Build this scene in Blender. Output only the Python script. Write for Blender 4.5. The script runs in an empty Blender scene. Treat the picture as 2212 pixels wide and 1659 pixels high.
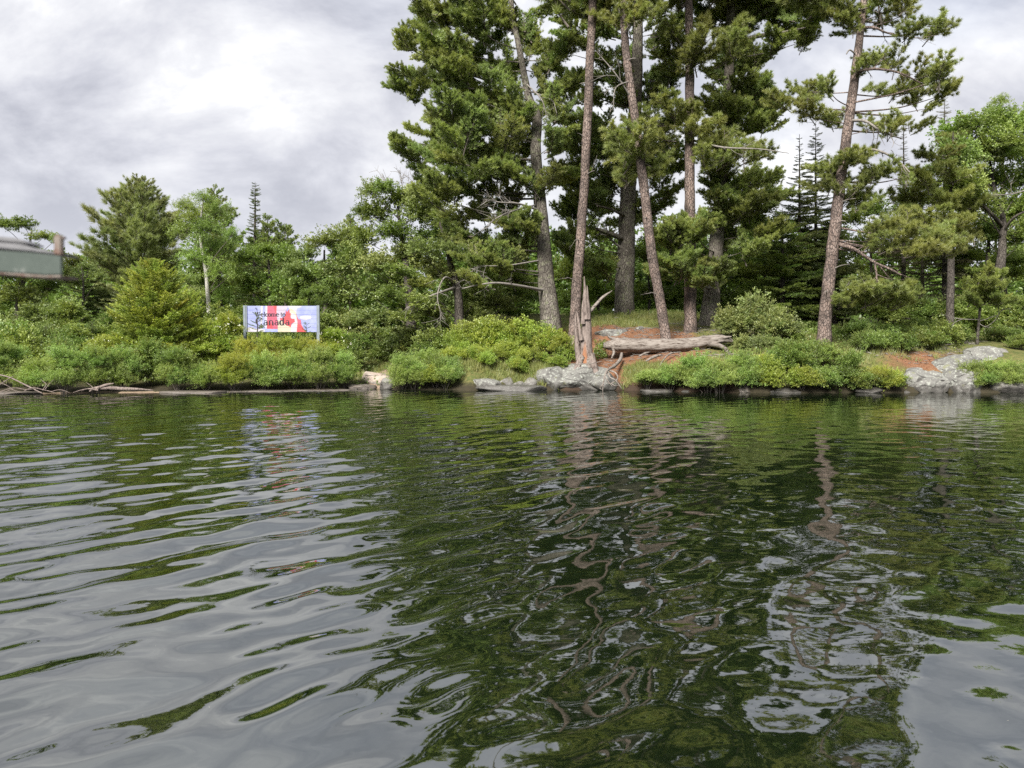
import bpy, math, random
import numpy as np
from mathutils import Vector, Matrix, noise as mnoise

S = bpy.context.scene
C = S.collection
PI = math.pi

# ------------------------------------------------------------------ camera
CAM_H = 1.4
HFOV = math.radians(67.0)
FV = 1106.0 / math.tan(HFOV / 2)            # focal length in pixels of a 2212 wide picture
PITCH = math.atan((829.5 - 755.0) / FV)     # looking slightly down
cam_d = bpy.data.cameras.new('camera')
cam = bpy.data.objects.new('camera', cam_d)
C.objects.link(cam)
cam_d.sensor_width = 36.0
cam_d.lens = 18.0 / math.tan(HFOV / 2)
cam_d.clip_start = 0.05
cam_d.clip_end = 8000
cam_d.dof.use_dof = True
cam_d.dof.focus_distance = 28.0
cam_d.dof.aperture_fstop = cam_d.lens / 4.2     # a phone's few-millimetre aperture
cam.location = (0, 0, CAM_H)
cam.rotation_euler = (PI / 2 - PITCH, 0, 0)
S.camera = cam

# ------------------------------------------------------------------ exposure
S.view_settings.view_transform = 'Standard'
S.view_settings.look = 'None'
S.view_settings.gamma = 1.0
S.view_settings.use_curve_mapping = False
S.view_settings.exposure = 1.7
S.cycles.max_bounces = 8
S.cycles.diffuse_bounces = 5
S.cycles.glossy_bounces = 3
S.cycles.transmission_bounces = 4
S.cycles.transparent_max_bounces = 4
S.cycles.caustics_reflective = False
S.cycles.caustics_refractive = False
S.cycles.sample_clamp_indirect = 4.0
S.cycles.use_denoising = False
try:
    S.cycles.denoising_prefilter = 'ACCURATE'
except Exception:
    pass

SUN_DIR = Vector((-0.32, -0.72, 0.66)).normalized()   # towards the sun


def vdir(vx, vy):
    dx = (vx - 1106.0) / FV
    dy = -(vy - 829.5) / FV
    F = Vector((0, math.cos(PITCH), -math.sin(PITCH)))
    U = Vector((0, math.sin(PITCH), math.cos(PITCH)))
    return F + U * dy + Vector((dx, 0, 0))


def at(vx, vy, Y):
    d = vdir(vx, vy)
    return Vector((0, 0, CAM_H)) + d * (Y / d.y)


def px(n, Y):
    return n * Y / FV


# ------------------------------------------------------------------ node helper
class NT:
    def __init__(s, tree):
        s.t = tree
        s.n = tree.nodes
        s.l = tree.links
        s.n.clear()

    def node(s, typ, **kw):
        n = s.n.new(typ)
        for k, v in kw.items():
            if k.startswith('i_'):
                key = k[2:]
                key = int(key) if key.isdigit() else key.replace('_', ' ')
                n.inputs[key].default_value = v
            else:
                setattr(n, k, v)
        return n

    def val(s, sock, v):
        if isinstance(v, (int, float)):
            sock.default_value = v
        elif isinstance(v, (tuple, list)):
            v = tuple(v)
            if sock.type == 'RGBA' and len(v) == 3:
                v = v + (1,)
            sock.default_value = v
        else:
            s.l.new(v, sock)

    def math(s, op, a, b=0.0, c=None, clamp=False):
        n = s.n.new('ShaderNodeMath')
        n.operation = op
        n.use_clamp = clamp
        s.val(n.inputs[0], a)
        s.val(n.inputs[1], b)
        if c is not None:
            s.val(n.inputs[2], c)
        return n.outputs[0]

    def vmath(s, op, a, b=(0, 0, 0)):
        n = s.n.new('ShaderNodeVectorMath')
        n.operation = op
        s.val(n.inputs[0], a)
        s.val(n.inputs[1], b)
        return n.outputs['Value'] if op in ('DOT_PRODUCT', 'LENGTH', 'DISTANCE') else n.outputs[0]

    def mix(s, f, a, b, mode='MIX'):
        n = s.n.new('ShaderNodeMix')
        n.data_type = 'RGBA'
        n.blend_type = mode
        n.clamp_factor = True
        s.val(n.inputs[0], f)
        s.val(n.inputs[6], a)
        s.val(n.inputs[7], b)
        return n.outputs[2]

    def remap(s, v, a, b, c=0.0, d=1.0, smooth=True):
        n = s.n.new('ShaderNodeMapRange')
        n.interpolation_type = 'SMOOTHSTEP' if smooth else 'LINEAR'
        n.clamp = True
        s.val(n.inputs[0], v)
        for i, x in zip((1, 2, 3, 4), (a, b, c, d)):
            n.inputs[i].default_value = x
        return n.outputs[0]

    def noise(s, vec, scale, detail=4.0, rough=0.55, dist=0.0):
        n = s.n.new('ShaderNodeTexNoise')
        n.inputs['Scale'].default_value = scale
        n.inputs['Detail'].default_value = detail
        n.inputs['Roughness'].default_value = rough
        n.inputs['Distortion'].default_value = dist
        if vec is not None:
            s.l.new(vec, n.inputs['Vector'])
        return n.outputs['Fac']

    def voronoi(s, vec, scale, feature='F1', rand=1.0):
        n = s.n.new('ShaderNodeTexVoronoi')
        n.feature = feature
        n.inputs['Scale'].default_value = scale
        n.inputs['Randomness'].default_value = rand
        if vec is not None:
            s.l.new(vec, n.inputs['Vector'])
        return n

    def mapping(s, vec, scale=(1, 1, 1), rot=(0, 0, 0), loc=(0, 0, 0)):
        n = s.n.new('ShaderNodeMapping')
        n.inputs['Scale'].default_value = scale
        n.inputs['Rotation'].default_value = rot
        n.inputs['Location'].default_value = loc
        s.l.new(vec, n.inputs['Vector'])
        return n.outputs[0]

    def bump(s, h, strength=0.5, dist=0.02, normal=None):
        n = s.n.new('ShaderNodeBump')
        n.inputs['Strength'].default_value = strength
        n.inputs['Distance'].default_value = dist
        s.l.new(h, n.inputs['Height'])
        if normal is not None:
            s.l.new(normal, n.inputs['Normal'])
        return n.outputs[0]


# ------------------------------------------------------------------ world: cloudy sky
W = bpy.data.worlds.new('World')
S.world = W
W.use_nodes = True
w = NT(W.node_tree)
out = w.node('ShaderNodeOutputWorld')
bg = w.node('ShaderNodeBackground')
bg.inputs['Strength'].default_value = 0.10
sky = w.node('ShaderNodeTexSky')
sky.sky_type = 'NISHITA'
sky.sun_disc = False
sky.sun_elevation = math.asin(SUN_DIR.z)
sky.sun_rotation = math.atan2(SUN_DIR.x, SUN_DIR.y)
sky.air_density = 1.0
sky.dust_density = 2.0
tc = w.node('ShaderNodeTexCoord')
dirv = w.vmath('NORMALIZE', tc.outputs['Generated'])
sep = w.node('ShaderNodeSeparateXYZ')
w.l.new(dirv, sep.inputs[0])
zz = w.math('MAXIMUM', sep.outputs[2], 0.0)
den = w.math('ADD', zz, 0.62)
comb = w.node('ShaderNodeCombineXYZ')
w.l.new(w.math('DIVIDE', sep.outputs[0], den), comb.inputs[0])
w.l.new(w.math('DIVIDE', sep.outputs[1], den), comb.inputs[1])
comb.inputs[2].default_value = 3.7
plane = comb.outputs[0]
warp = w.node('ShaderNodeTexNoise')
warp.inputs['Scale'].default_value = 1.1
warp.inputs['Detail'].default_value = 3
w.l.new(plane, warp.inputs['Vector'])
wv = w.vmath('SCALE', w.vmath('SUBTRACT', warp.outputs['Color'], (0.5, 0.5, 0.5)))
wv.node.inputs['Scale'].default_value = 0.38
pw = w.vmath('ADD', plane, wv)
pws = w.mapping(pw, scale=(0.95, 1.25, 1.0), rot=(0, 0, math.radians(12)))
n1 = w.noise(pws, 2.5, 7.0, 0.54)
n2 = w.noise(w.mapping(pw, scale=(1, 1.35, 1), loc=(5.2, 1.3, 9)), 6.0, 7.0, 0.58)
dens = w.math('ADD', w.math('MULTIPLY', n1, 0.62), w.math('MULTIPLY', n2, 0.38))


def spot(vx, vy, k, amt):
    d = vdir(vx, vy).normalized()
    dt = w.vmath('DOT_PRODUCT', dirv, tuple(d))
    e = w.math('EXPONENT', w.math('MULTIPLY', w.math('SUBTRACT', dt, 1.0), k))
    return w.math('MULTIPLY', e, amt)


# the thick and thin places of this cloud deck
for args in ((640, 110, 60, .085), (850, 170, 90, .05), (40, 290, 110, .13), (300, 395, 200, .08), (650, 390, 200, .07), (2120, 150, 60, .08), (900, 320, 90, .06), (560, 420, 300, .05), (120, 200, 200, .04),
             (200, 100, 160, -.02), (330, 190, 300, -.08), (480, 285, 300, -.08), (700, 315, 300, -.06), (90, 20, 150, .03), (60, 400, 200, -.06),
             (760, 500, 90, -.05), (1650, 450, 60, -.07)):
    dens = w.math('ADD', dens, spot(*args))
shade = w.remap(dens, 0.27, 0.82, 0.0, 1.0, False)
edge = w.math('ADD', w.remap(n2, 0.3, 0.7, -0.22, 0.22), w.remap(w.noise(w.mapping(pw, scale=(1, 1.2, 1), loc=(3.3, 4.1, 5)), 9.0, 5.0, 0.55), 0.3, 0.7, -0.06, 0.06))
shade = w.math('ADD', shade, edge, clamp=True)
ramp = w.node('ShaderNodeValToRGB')
cr = ramp.color_ramp
cr.elements[0].position = 0.0
cr.elements[0].color = (3.55, 3.57, 3.62, 1)
cr.elements[1].position = 1.0
cr.elements[1].color = (1.34, 1.39, 1.64, 1)
e = cr.elements.new(0.22)
e.color = (2.87, 2.90, 3.03, 1)
e = cr.elements.new(0.55)
e.color = (2.22, 2.26, 2.48, 1)
w.l.new(shade, ramp.inputs[0])
# thin blue breaks low over the horizon
brk = w.noise(w.mapping(pw, loc=(2.1, 7.7, 1)), 0.9, 4.0, 0.5)
bfac = w.math('MULTIPLY', w.remap(brk, 0.54, 0.72, 0.0, 0.5), w.remap(zz, 0.05, 0.45, 1.0, 0.25))
bluish = w.mix(0.6, sky.outputs[0], (2.3, 2.8, 3.6))
skyc = w.mix(bfac, ramp.outputs[0], bluish)
# pale murk right at the horizon
skyc = w.mix(w.remap(zz, 0.0, 0.30, 0.62, 0.0), skyc, (2.75, 2.82, 3.02))
w.l.new(skyc, bg.inputs['Color'])
w.l.new(bg.outputs[0], out.inputs[0])

# ------------------------------------------------------------------ sun
sd = bpy.data.lights.new('sun', 'SUN')
sd.energy = 3.1
sd.angle = math.radians(20)
sd.color = (1.0, 0.955, 0.88)
sun = bpy.data.objects.new('sun', sd)
C.objects.link(sun)
sun.rotation_euler = SUN_DIR.to_track_quat('Z', 'Y').to_euler()
sun.location = (0, 0, 40)


# ================================================================== mesh helpers
class MB:
    """collects triangles / quads with numpy, builds one mesh"""

    def __init__(s):
        s.v, s.f, s.m, s.t, s.n = [], [], [], [], 0

    def add(s, v, f, mat=0, tint=0.5):
        v = np.asarray(v, float).reshape(-1, 3)
        f = np.asarray(f, int)
        s.v.append(v)
        s.f.append((f + s.n, mat))
        s.t.append(np.broadcast_to(np.asarray(tint, float), (len(v),)))
        s.n += len(v)

    def merge(s, o, M=None):
        """another MB transformed by the 4x4 matrix M"""
        V, T = np.concatenate(o.v), np.concatenate(o.t)
        if M is not None:
            M = np.array(M)
            V = V @ M[:3, :3].T + M[:3, 3]
        base = s.n
        s.v.append(V)
        s.t.append(T)
        for f, m in o.f:
            s.f.append((f + base, m))
        s.n += len(V)

    def mesh(s, name, mats, smooth=True):
        me = bpy.data.meshes.new(name)
        V = np.concatenate(s.v) if s.v else np.zeros((0, 3))
        loops, starts, mi, k = [], [], [], 0
        for f, m in s.f:
            if not len(f):
                continue
            loops.append(f.ravel())
            starts.append(k + np.arange(len(f)) * f.shape[1])
            mi.append(np.full(len(f), m))
            k += f.size
        loops, starts, mi = np.concatenate(loops), np.concatenate(starts), np.concatenate(mi)
        me.vertices.add(len(V))
        me.vertices.foreach_set('co', V.astype(np.float32).ravel())
        me.loops.add(len(loops))
        me.loops.foreach_set('vertex_index', loops.astype(np.int32))
        me.polygons.add(len(starts))
        me.polygons.foreach_set('loop_start', starts.astype(np.int32))
        me.polygons.foreach_set('material_index', mi.astype(np.int32))
        me.polygons.foreach_set('use_smooth', np.full(len(starts), bool(smooth)))
        a = me.attributes.new('tint', 'FLOAT', 'POINT')
        a.data.foreach_set('value', np.concatenate(s.t).astype(np.float32))
        for m in mats:
            me.materials.append(m)
        me.update(calc_edges=True)
        me.validate()
        return me


def obj(name, me, parent=None, M=None):
    o = bpy.data.objects.new(name, me)
    C.objects.link(o)
    if parent is not None:
        o.parent = parent
    if M is not None:
        o.matrix_local = M
    return o


def tag(o, label=None, cat=None, group=None, kind=None):
    for k, v in (('label', label), ('category', cat), ('group', group), ('kind', kind)):
        if v:
            o[k] = v
    return o


def thing(name, label, cat, loc, group=None):
    o = bpy.data.objects.new(name, None)
    C.objects.link(o)
    o.location = loc
    o.empty_display_size = 0.2
    return tag(o, label, cat, group)


def frame_to(d, roll=0.0):
    """rotation whose X axis is d and whose Z axis is as upright as it can be"""
    x = Vector(d).normalized()
    up = Vector((0, 0, 1)) if abs(x.z) < 0.97 else Vector((0, 1, 0))
    y = up.cross(x).normalized()
    z = x.cross(y)
    R = Matrix((x, y, z)).transposed()
    if roll:
        R = R @ Matrix.Rotation(roll, 3, 'X')
    return R


def place(pos, d, scale=1.0, roll=0.0):
    R = frame_to(d, roll).to_4x4()
    sc = Matrix.Diagonal((scale, scale, scale, 1)) if isinstance(scale, (int, float)) else Matrix.Diagonal((*scale, 1))
    return Matrix.Translation(Vector(pos)) @ R @ sc


def norm(a):
    return a / np.maximum(np.linalg.norm(a, axis=-1, keepdims=True), 1e-9)


def smooth_path(pts, n):
    """Catmull-Rom through the points (rows may carry a radius too)"""
    P = np.asarray(pts, float)
    if len(P) < 3:
        t = np.linspace(0, 1, n)[:, None]
        return P[0] * (1 - t) + P[-1] * t
    Q = np.vstack([2 * P[0] - P[1], P, 2 * P[-1] - P[-2]])
    u = np.linspace(0, len(P) - 1 - 1e-6, n)
    i = u.astype(int)
    t = (u - i)[:, None]
    a, b, c, d = Q[i], Q[i + 1], Q[i + 2], Q[i + 3]
    return 0.5 * ((2 * b) + (c - a) * t + (2 * a - 5 * b + 4 * c - d) * t ** 2 + (3 * b - a - 3 * c + d) * t ** 3)


def tube(mb, path, radii, seg=8, mat=0, rough=0.0, seed=0, tint=0.5, cap=True, groove=0.0):
    P = np.asarray(path, float)
    n = len(P)
    r = np.broadcast_to(np.asarray(radii, float), (n,))
    T = norm(np.gradient(P, axis=0))
    ref = np.array([0.0, 1.0, 0.0]) if abs(T[:, 1]).mean() < 0.8 else np.array([1.0, 0, 0])
    A = norm(np.cross(T, ref))
    B = np.cross(T, A)
    th = np.arange(seg) * 2 * PI / seg
    rr = r[:, None] * np.ones(seg)
    if rough:
        rs = np.random.RandomState(seed)
        L = np.concatenate([[0], np.cumsum(np.linalg.norm(np.diff(P, axis=0), axis=1))])
        w_ = np.zeros((n, seg))
        for k in range(7):
            kk, ph, ks = rs.randint(1, 7), rs.rand() * 7, rs.uniform(0.4, 5)
            w_ += np.sin(kk * th[None] + ph + ks * L[:, None] * 2 + rs.rand() * 6) / 7
        w_ += rs.uniform(-.5, .5, (n, seg)) * 0.6
        rr = rr * (1 + rough * w_)
        if groove:                       # long splits and ridges that run with the grain
            gr = rs.uniform(-1, 1, (4, seg))
            u = np.linspace(0, 3, n)
            i0 = np.minimum(u.astype(int), 2)
            fr = (u - i0)[:, None]
            rr = rr * (1 + groove * (gr[i0] * (1 - fr) + gr[i0 + 1] * fr))
    V = P[:, None] + A[:, None] * (np.cos(th)[None, :, None] * rr[..., None]) + B[:, None] * (np.sin(th)[None, :, None] * rr[..., None])
    i, j = np.meshgrid(np.arange(n - 1), np.arange(seg), indexing='ij')
    a = i * seg + j
    b = i * seg + (j + 1) % seg
    F = np.stack([a, b, b + seg, a + seg], -1).reshape(-1, 4)
    V = V.reshape(-1, 3)
    mb.add(V, F, mat, tint)
    if cap:
        for ring, flip in ((0, True), (n - 1, False)):
            base = mb.n
            ids = ring * seg + np.arange(seg)
            cv = np.vstack([V[ids], P[ring] + (T[ring] * r[ring] * 0.15 * (-1 if flip else 1))])
            k = np.arange(seg)
            f = np.stack([k, (k + 1) % seg, np.full(seg, seg)], -1)
            mb.add(cv, f[:, ::-1] if flip else f, mat, tint)
            del base


def leaves(mb, c, d, ln, wd, rng, mat=0, tint=0.5, up=0.6, spread=0.7, fold=0.12):
    """diamond leaves: two triangles each"""
    n = len(c)
    a = norm(d + rng.normal(0, spread, (n, 3)))
    nn = norm(np.array([0, 0, up]) + rng.normal(0, 0.6, (n, 3)))
    s = norm(np.cross(a, nn))
    nn = np.cross(s, a)
    l = ln * rng.uniform(0.7, 1.25, (n, 1))
    w_ = wd * rng.uniform(0.75, 1.2, (n, 1))
    V = np.stack([c, c + a * l * .45 + s * w_ / 2 + nn * l * fold, c + a * l, c + a * l * .45 - s * w_ / 2 + nn * l * fold], 1).reshape(-1, 3)
    k = np.arange(n)[:, None] * 4
    F = np.concatenate([k + np.array([[0, 1, 2]]), k + np.array([[0, 2, 3]])])
    t = np.repeat(np.broadcast_to(tint, (n,)), 4)
    mb.add(V, F, mat, t)


def needles(mb, c, d, ln, wd, rng, mat=0, tint=0.5, spread=0.7):
    n = len(c)
    a = norm(d + rng.normal(0, spread, (n, 3)))
    s = norm(np.cross(a, rng.normal(0, 1, (n, 3))))
    l = ln * rng.uniform(0.75, 1.15, (n, 1))
    V = np.stack([c - s * wd / 2, c + s * wd / 2, c + a * l], 1).reshape(-1, 3)
    F = np.arange(n * 3).reshape(-1, 3)
    mb.add(V, F, mat, np.repeat(np.broadcast_to(tint, (n,)), 3))


# ================================================================== materials
def new_mat(name):
    m = bpy.data.materials.new(name)
    m.use_nodes = True
    return m, NT(m.node_tree)


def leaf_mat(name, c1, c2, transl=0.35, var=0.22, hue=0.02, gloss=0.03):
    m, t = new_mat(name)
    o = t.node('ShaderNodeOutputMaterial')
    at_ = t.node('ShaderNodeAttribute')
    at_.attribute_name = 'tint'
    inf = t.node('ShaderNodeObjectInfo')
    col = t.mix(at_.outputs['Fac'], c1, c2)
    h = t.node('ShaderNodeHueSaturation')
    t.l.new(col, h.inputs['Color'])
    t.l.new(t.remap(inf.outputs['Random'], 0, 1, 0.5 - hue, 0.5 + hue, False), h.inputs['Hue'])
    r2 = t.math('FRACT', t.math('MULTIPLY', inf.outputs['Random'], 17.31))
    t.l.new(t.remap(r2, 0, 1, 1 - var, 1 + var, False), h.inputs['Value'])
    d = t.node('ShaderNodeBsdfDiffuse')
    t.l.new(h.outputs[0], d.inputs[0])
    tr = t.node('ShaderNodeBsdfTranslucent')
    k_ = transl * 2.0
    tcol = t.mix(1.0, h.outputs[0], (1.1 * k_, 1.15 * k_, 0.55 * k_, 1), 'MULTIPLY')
    t.l.new(tcol, tr.inputs[0])
    mx = t.node('ShaderNodeAddShader')
    t.l.new(d.outputs[0], mx.inputs[0])
    t.l.new(tr.outputs[0], mx.inputs[1])
    g = t.node('ShaderNodeBsdfGlossy')
    g.inputs['Roughness'].default_value = 0.42
    g.inputs['Color'].default_value = (0.9, 0.95, 0.9, 1)
    mg = t.node('ShaderNodeMixShader')
    mg.inputs[0].default_value = gloss
    t.l.new(mx.outputs[0], mg.inputs[1])
    t.l.new(g.outputs[0], mg.inputs[2])
    t.l.new(mg.outputs[0], o.inputs[0])
    return m


def bark_mat(name, c1, c2, c3, scale=14.0, stretch=0.35, bump=0.8, lichen=None):
    m, t = new_mat(name)
    o = t.node('ShaderNodeOutputMaterial')
    p = t.node('ShaderNodeBsdfPrincipled')
    p.inputs['Roughness'].default_value = 0.9
    p.inputs['Specular IOR Level'].default_value = 0.15
    tcn = t.node('ShaderNodeTexCoord')
    v = t.mapping(tcn.outputs['Object'], scale=(1, 1, stretch))
    wob = t.noise(v, scale * 0.5, 3)
    vv = t.vmath('ADD', v, t.vmath('MULTIPLY', t.node('ShaderNodeCombineXYZ').outputs[0], (0, 0, 0)))
    cx = t.node('ShaderNodeCombineXYZ')
    t.l.new(t.math('MULTIPLY', wob, 0.10), cx.inputs[0])
    t.l.new(t.math('MULTIPLY', wob, 0.08), cx.inputs[1])
    vv = t.vmath('ADD', v, cx.outputs[0])
    vo = t.voronoi(vv, scale, 'DISTANCE_TO_EDGE')
    vc = t.voronoi(vv, scale, 'F1')
    crack = t.remap(vo.outputs['Distance'], 0.0, 0.14)
    ns = t.noise(v, scale * 3, 4)
    big = t.noise(tcn.outputs['Object'], 1.7, 4)
    sepc = t.node('ShaderNodeSeparateColor')
    t.l.new(vc.outputs['Color'], sepc.inputs[0])
    plate = t.mix(sepc.outputs[0], c1, c2)
    plate = t.mix(t.remap(ns, 0.35, 0.7, 0, 0.6), plate, c2)
    col = t.mix(crack, c3, plate)
    col = t.mix(t.remap(big, 0.42, 0.62, 0.0, 0.6), col, c3)
    if lichen:
        lf = t.math('MULTIPLY', t.remap(t.noise(tcn.outputs['Object'], 7, 6, 0.65), 0.50, 0.64), t.remap(big, 0.35, 0.6, 0.75, 0.1))
        col = t.mix(lf, col, lichen)
    t.l.new(col, p.inputs['Base Color'])
    hgt = t.math('ADD', crack, t.math('MULTIPLY', ns, 0.5))
    t.l.new(t.bump(hgt, bump, 0.02), p.inputs['Normal'])
    t.l.new(p.outputs[0], o.inputs[0])
    return m


def wood_mat(name, c1, c2, c3, orange=None):
    """weathered grey wood with grain along the object's X or Z"""
    m, t = new_mat(name)
    o = t.node('ShaderNodeOutputMaterial')
    p = t.node('ShaderNodeBsdfPrincipled')
    p.inputs['Roughness'].default_value = 0.85
    p.inputs['Specular IOR Level'].default_value = 0.2
    at_ = t.node('ShaderNodeAttribute')
    at_.attribute_name = 'tint'
    tcn = t.node('ShaderNodeTexCoord')
    v = t.mapping(tcn.outputs['Object'], scale=(1.2, 9, 9) if orange is None else (12, 12, 1.3))
    g = t.noise(v, 3.0, 6, 0.65)
    b = t.noise(tcn.outputs['Object'], 2.2, 4)
    col = t.mix(t.remap(g, 0.3, 0.7), c1, c2)
    col = t.mix(t.remap(g, 0.47, 0.37, 0, 0.95), col, c3)
    col = t.mix(t.remap(b, 0.5, 0.75, 0, 0.35), col, c3)
    if orange:
        col = t.mix(t.math('MULTIPLY', t.remap(at_.outputs['Fac'], 0.30, 0.75), t.remap(g, 0.3, 0.55, 0.6, 1.0)), col, orange)
    t.l.new(col, p.inputs['Base Color'])
    t.l.new(t.bump(g, 0.9, 0.03), p.inputs['Normal'])
    t.l.new(p.outputs[0], o.inputs[0])
    return m


def rock_mat(name, c1, c2, lichen, lich_amt=0.5, wet=True):
    m, t = new_mat(name)
    o = t.node('ShaderNodeOutputMaterial')
    p = t.node('ShaderNodeBsdfPrincipled')
    p.inputs['Roughness'].default_value = 0.85
    geo = t.node('ShaderNodeNewGeometry')
    pos = geo.outputs['Position']
    b = t.noise(pos, 1.6, 5)
    s_ = t.noise(pos, 11, 6, 0.65)
    fine = t.noise(pos, 60, 3, 0.6)
    col = t.mix(t.remap(b, 0.35, 0.65), c1, c2)
    col = t.mix(t.remap(s_, 0.62 - 0.25 * lich_amt, 0.70 - 0.2 * lich_amt), col, lichen)
    col = t.mix(t.remap(fine, 0.56, 0.68, 0, 0.5), col, (0.06, 0.06, 0.055))
    fr = t.mapping(pos, scale=(0.55, 0.8, 1.9), rot=(0.5, 0.35, 0.3))
    crn = t.voronoi(t.vmath('ADD', fr, t.vmath('SCALE', t.node('ShaderNodeTexNoise', i_Scale=2.0).outputs['Color'])), 0.9, 'DISTANCE_TO_EDGE')
    crk = t.remap(crn.outputs['Distance'], 0.0, 0.030, 0.0, 1.0)
    crk = t.math('MAXIMUM', crk, t.remap(t.noise(pos, 2.3, 3), 0.42, 0.56))
    col = t.mix(crk, (0.045, 0.042, 0.038), col)
    # orange and green stains of algae
    col = t.mix(t.remap(t.noise(pos, 3.3, 4), 0.60, 0.72, 0, 0.5), col, (0.16, 0.17, 0.05))
    if wet:   # stained dark band along the waterline
        sx = t.node('ShaderNodeSeparateXYZ')
        t.l.new(pos, sx.inputs[0])
        zz_ = t.math('ADD', sx.outputs[2], t.math('MULTIPLY', t.math('SUBTRACT', s_, 0.5), 0.35))
        wf = t.remap(zz_, 0.16, 0.30, 1.0, 0.0)
        col = t.mix(t.math('MULTIPLY', wf, 0.8), col, (0.055, 0.05, 0.045))
        t.l.new(t.remap(wf, 0, 1, 0.85, 0.5), p.inputs['Roughness'])
    t.l.new(col, p.inputs['Base Color'])
    hh = t.math('ADD', t.math('MULTIPLY', s_, 0.6), t.math('ADD', t.math('MULTIPLY', fine, 0.25), t.math('MULTIPLY', crk, 0.8)))
    t.l.new(t.bump(hh, 0.9, 0.04), p.inputs['Normal'])
    t.l.new(p.outputs[0], o.inputs[0])
    return m


def plain_mat(name, col, rough=0.6, noise_amt=0.25, scale=12.0, metallic=0.0, col2=None):
    m, t = new_mat(name)
    o = t.node('ShaderNodeOutputMaterial')
    p = t.node('ShaderNodeBsdfPrincipled')
    p.inputs['Roughness'].default_value = rough
    p.inputs['Metallic'].default_value = metallic
    tcn = t.node('ShaderNodeTexCoord')
    n = t.noise(tcn.outputs['Object'], scale, 5, 0.6)
    c2 = col2 or tuple(c * (1 - noise_amt) for c in col)
    t.l.new(t.mix(t.remap(n, 0.35, 0.65), col, c2), p.inputs['Base Color'])
    t.l.new(p.outputs[0], o.inputs[0])
    return m


M = {}
# foliage (base colour, new growth colour)
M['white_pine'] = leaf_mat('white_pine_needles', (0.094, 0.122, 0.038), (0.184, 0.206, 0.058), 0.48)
M['white_pine_dark'] = leaf_mat('shaded_pine_needles', (0.084, 0.114, 0.040), (0.160, 0.188, 0.054), 0.48)  # darker copy of the white pine needles, with backlit shade put into its colour
M['red_pine'] = leaf_mat('red_pine_needles', (0.100, 0.118, 0.036), (0.185, 0.198, 0.060), 0.42)
M['young_pine'] = leaf_mat('young_pine_needles', (0.118, 0.138, 0.066), (0.195, 0.210, 0.096), 0.46)
M['spruce'] = leaf_mat('spruce_needles', (0.050, 0.070, 0.026), (0.108, 0.128, 0.036), 0.26)
M['balsam'] = leaf_mat('balsam_needles', (0.072, 0.108, 0.036), (0.150, 0.195, 0.062), 0.3)
M['grey_fir'] = leaf_mat('thin_spruce_needles', (0.090, 0.088, 0.050), (0.135, 0.130, 0.066), 0.2)
M['oak'] = leaf_mat('oak_leaves', (0.074, 0.104, 0.030), (0.145, 0.178, 0.050), 0.36)
M['oak_pale'] = leaf_mat('pale_oak_leaves', (0.096, 0.124, 0.042), (0.172, 0.196, 0.070), 0.36)
M['maple'] = leaf_mat('bright_hardwood_leaves', (0.080, 0.118, 0.026), (0.150, 0.192, 0.048), 0.38)
M['birch'] = leaf_mat('birch_leaves', (0.108, 0.152, 0.040), (0.172, 0.218, 0.066), 0.42)
M['bush'] = leaf_mat('bush_leaves', (0.110, 0.152, 0.026), (0.205, 0.240, 0.046), 0.40)
M['willow'] = leaf_mat('shore_shrub_leaves', (0.098, 0.148, 0.036), (0.190, 0.244, 0.068), 0.40)
M['cedar'] = leaf_mat('cedar_sprays', (0.122, 0.148, 0.022), (0.232, 0.240, 0.042), 0.36)
M['cedar_tree'] = leaf_mat('cedar_tree_sprays', (0.125, 0.165, 0.032), (0.235, 0.265, 0.060), 0.42)
M['under'] = leaf_mat('undergrowth_leaves', (0.074, 0.110, 0.026), (0.142, 0.180, 0.044), 0.36)
M['grass'] = leaf_mat('grass_blades', (0.12, 0.15, 0.04), (0.22, 0.21, 0.08), 0.3)
M['flower'] = leaf_mat('white_flower_heads', (0.55, 0.55, 0.45), (0.75, 0.74, 0.66), 0.2)
# wood
M['bark_white'] = bark_mat('white_pine_bark', (0.13, 0.115, 0.10), (0.195, 0.178, 0.152), (0.055, 0.047, 0.04), 17, 0.28, 0.9, (0.27, 0.30, 0.17))
M['bark_red'] = bark_mat('red_pine_bark', (0.165, 0.118, 0.098), (0.245, 0.195, 0.172), (0.045, 0.037, 0.034), 16, 0.42, 0.8)
M['bark_dark'] = bark_mat('dark_bark', (0.085, 0.075, 0.066), (0.13, 0.115, 0.10), (0.035, 0.03, 0.027), 18, 0.3, 0.8)
M['bark_birch'] = bark_mat('birch_bark', (0.72, 0.70, 0.66), (0.62, 0.60, 0.56), (0.34, 0.32, 0.29), 9, 2.2, 0.2)
M['twig'] = plain_mat('twig_bark', (0.13, 0.11, 0.095), 0.9)
M['dead'] = plain_mat('dead_twigs', (0.22, 0.20, 0.18), 0.9, 0.4)
M['grey_wood'] = wood_mat('weathered_grey_wood', (0.150, 0.126, 0.108), (0.250, 0.224, 0.202), (0.045, 0.031, 0.024))
M['snag_wood'] = wood_mat('snag_wood', (0.155, 0.122, 0.106), (0.24, 0.198, 0.178), (0.045, 0.034, 0.029), (0.27, 0.125, 0.065))
M['rock'] = rock_mat('granite_with_lichen', (0.105, 0.102, 0.095), (0.17, 0.167, 0.155), (0.265, 0.276, 0.245), 0.42)
M['rock_grey'] = rock_mat('grey_granite', (0.12, 0.114, 0.105), (0.185, 0.177, 0.165), (0.25, 0.25, 0.225), 0.25)
M['rock_pink'] = rock_mat('pink_granite', (0.30, 0.235, 0.19), (0.36, 0.295, 0.25), (0.37, 0.34, 0.30), 0.3)

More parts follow.
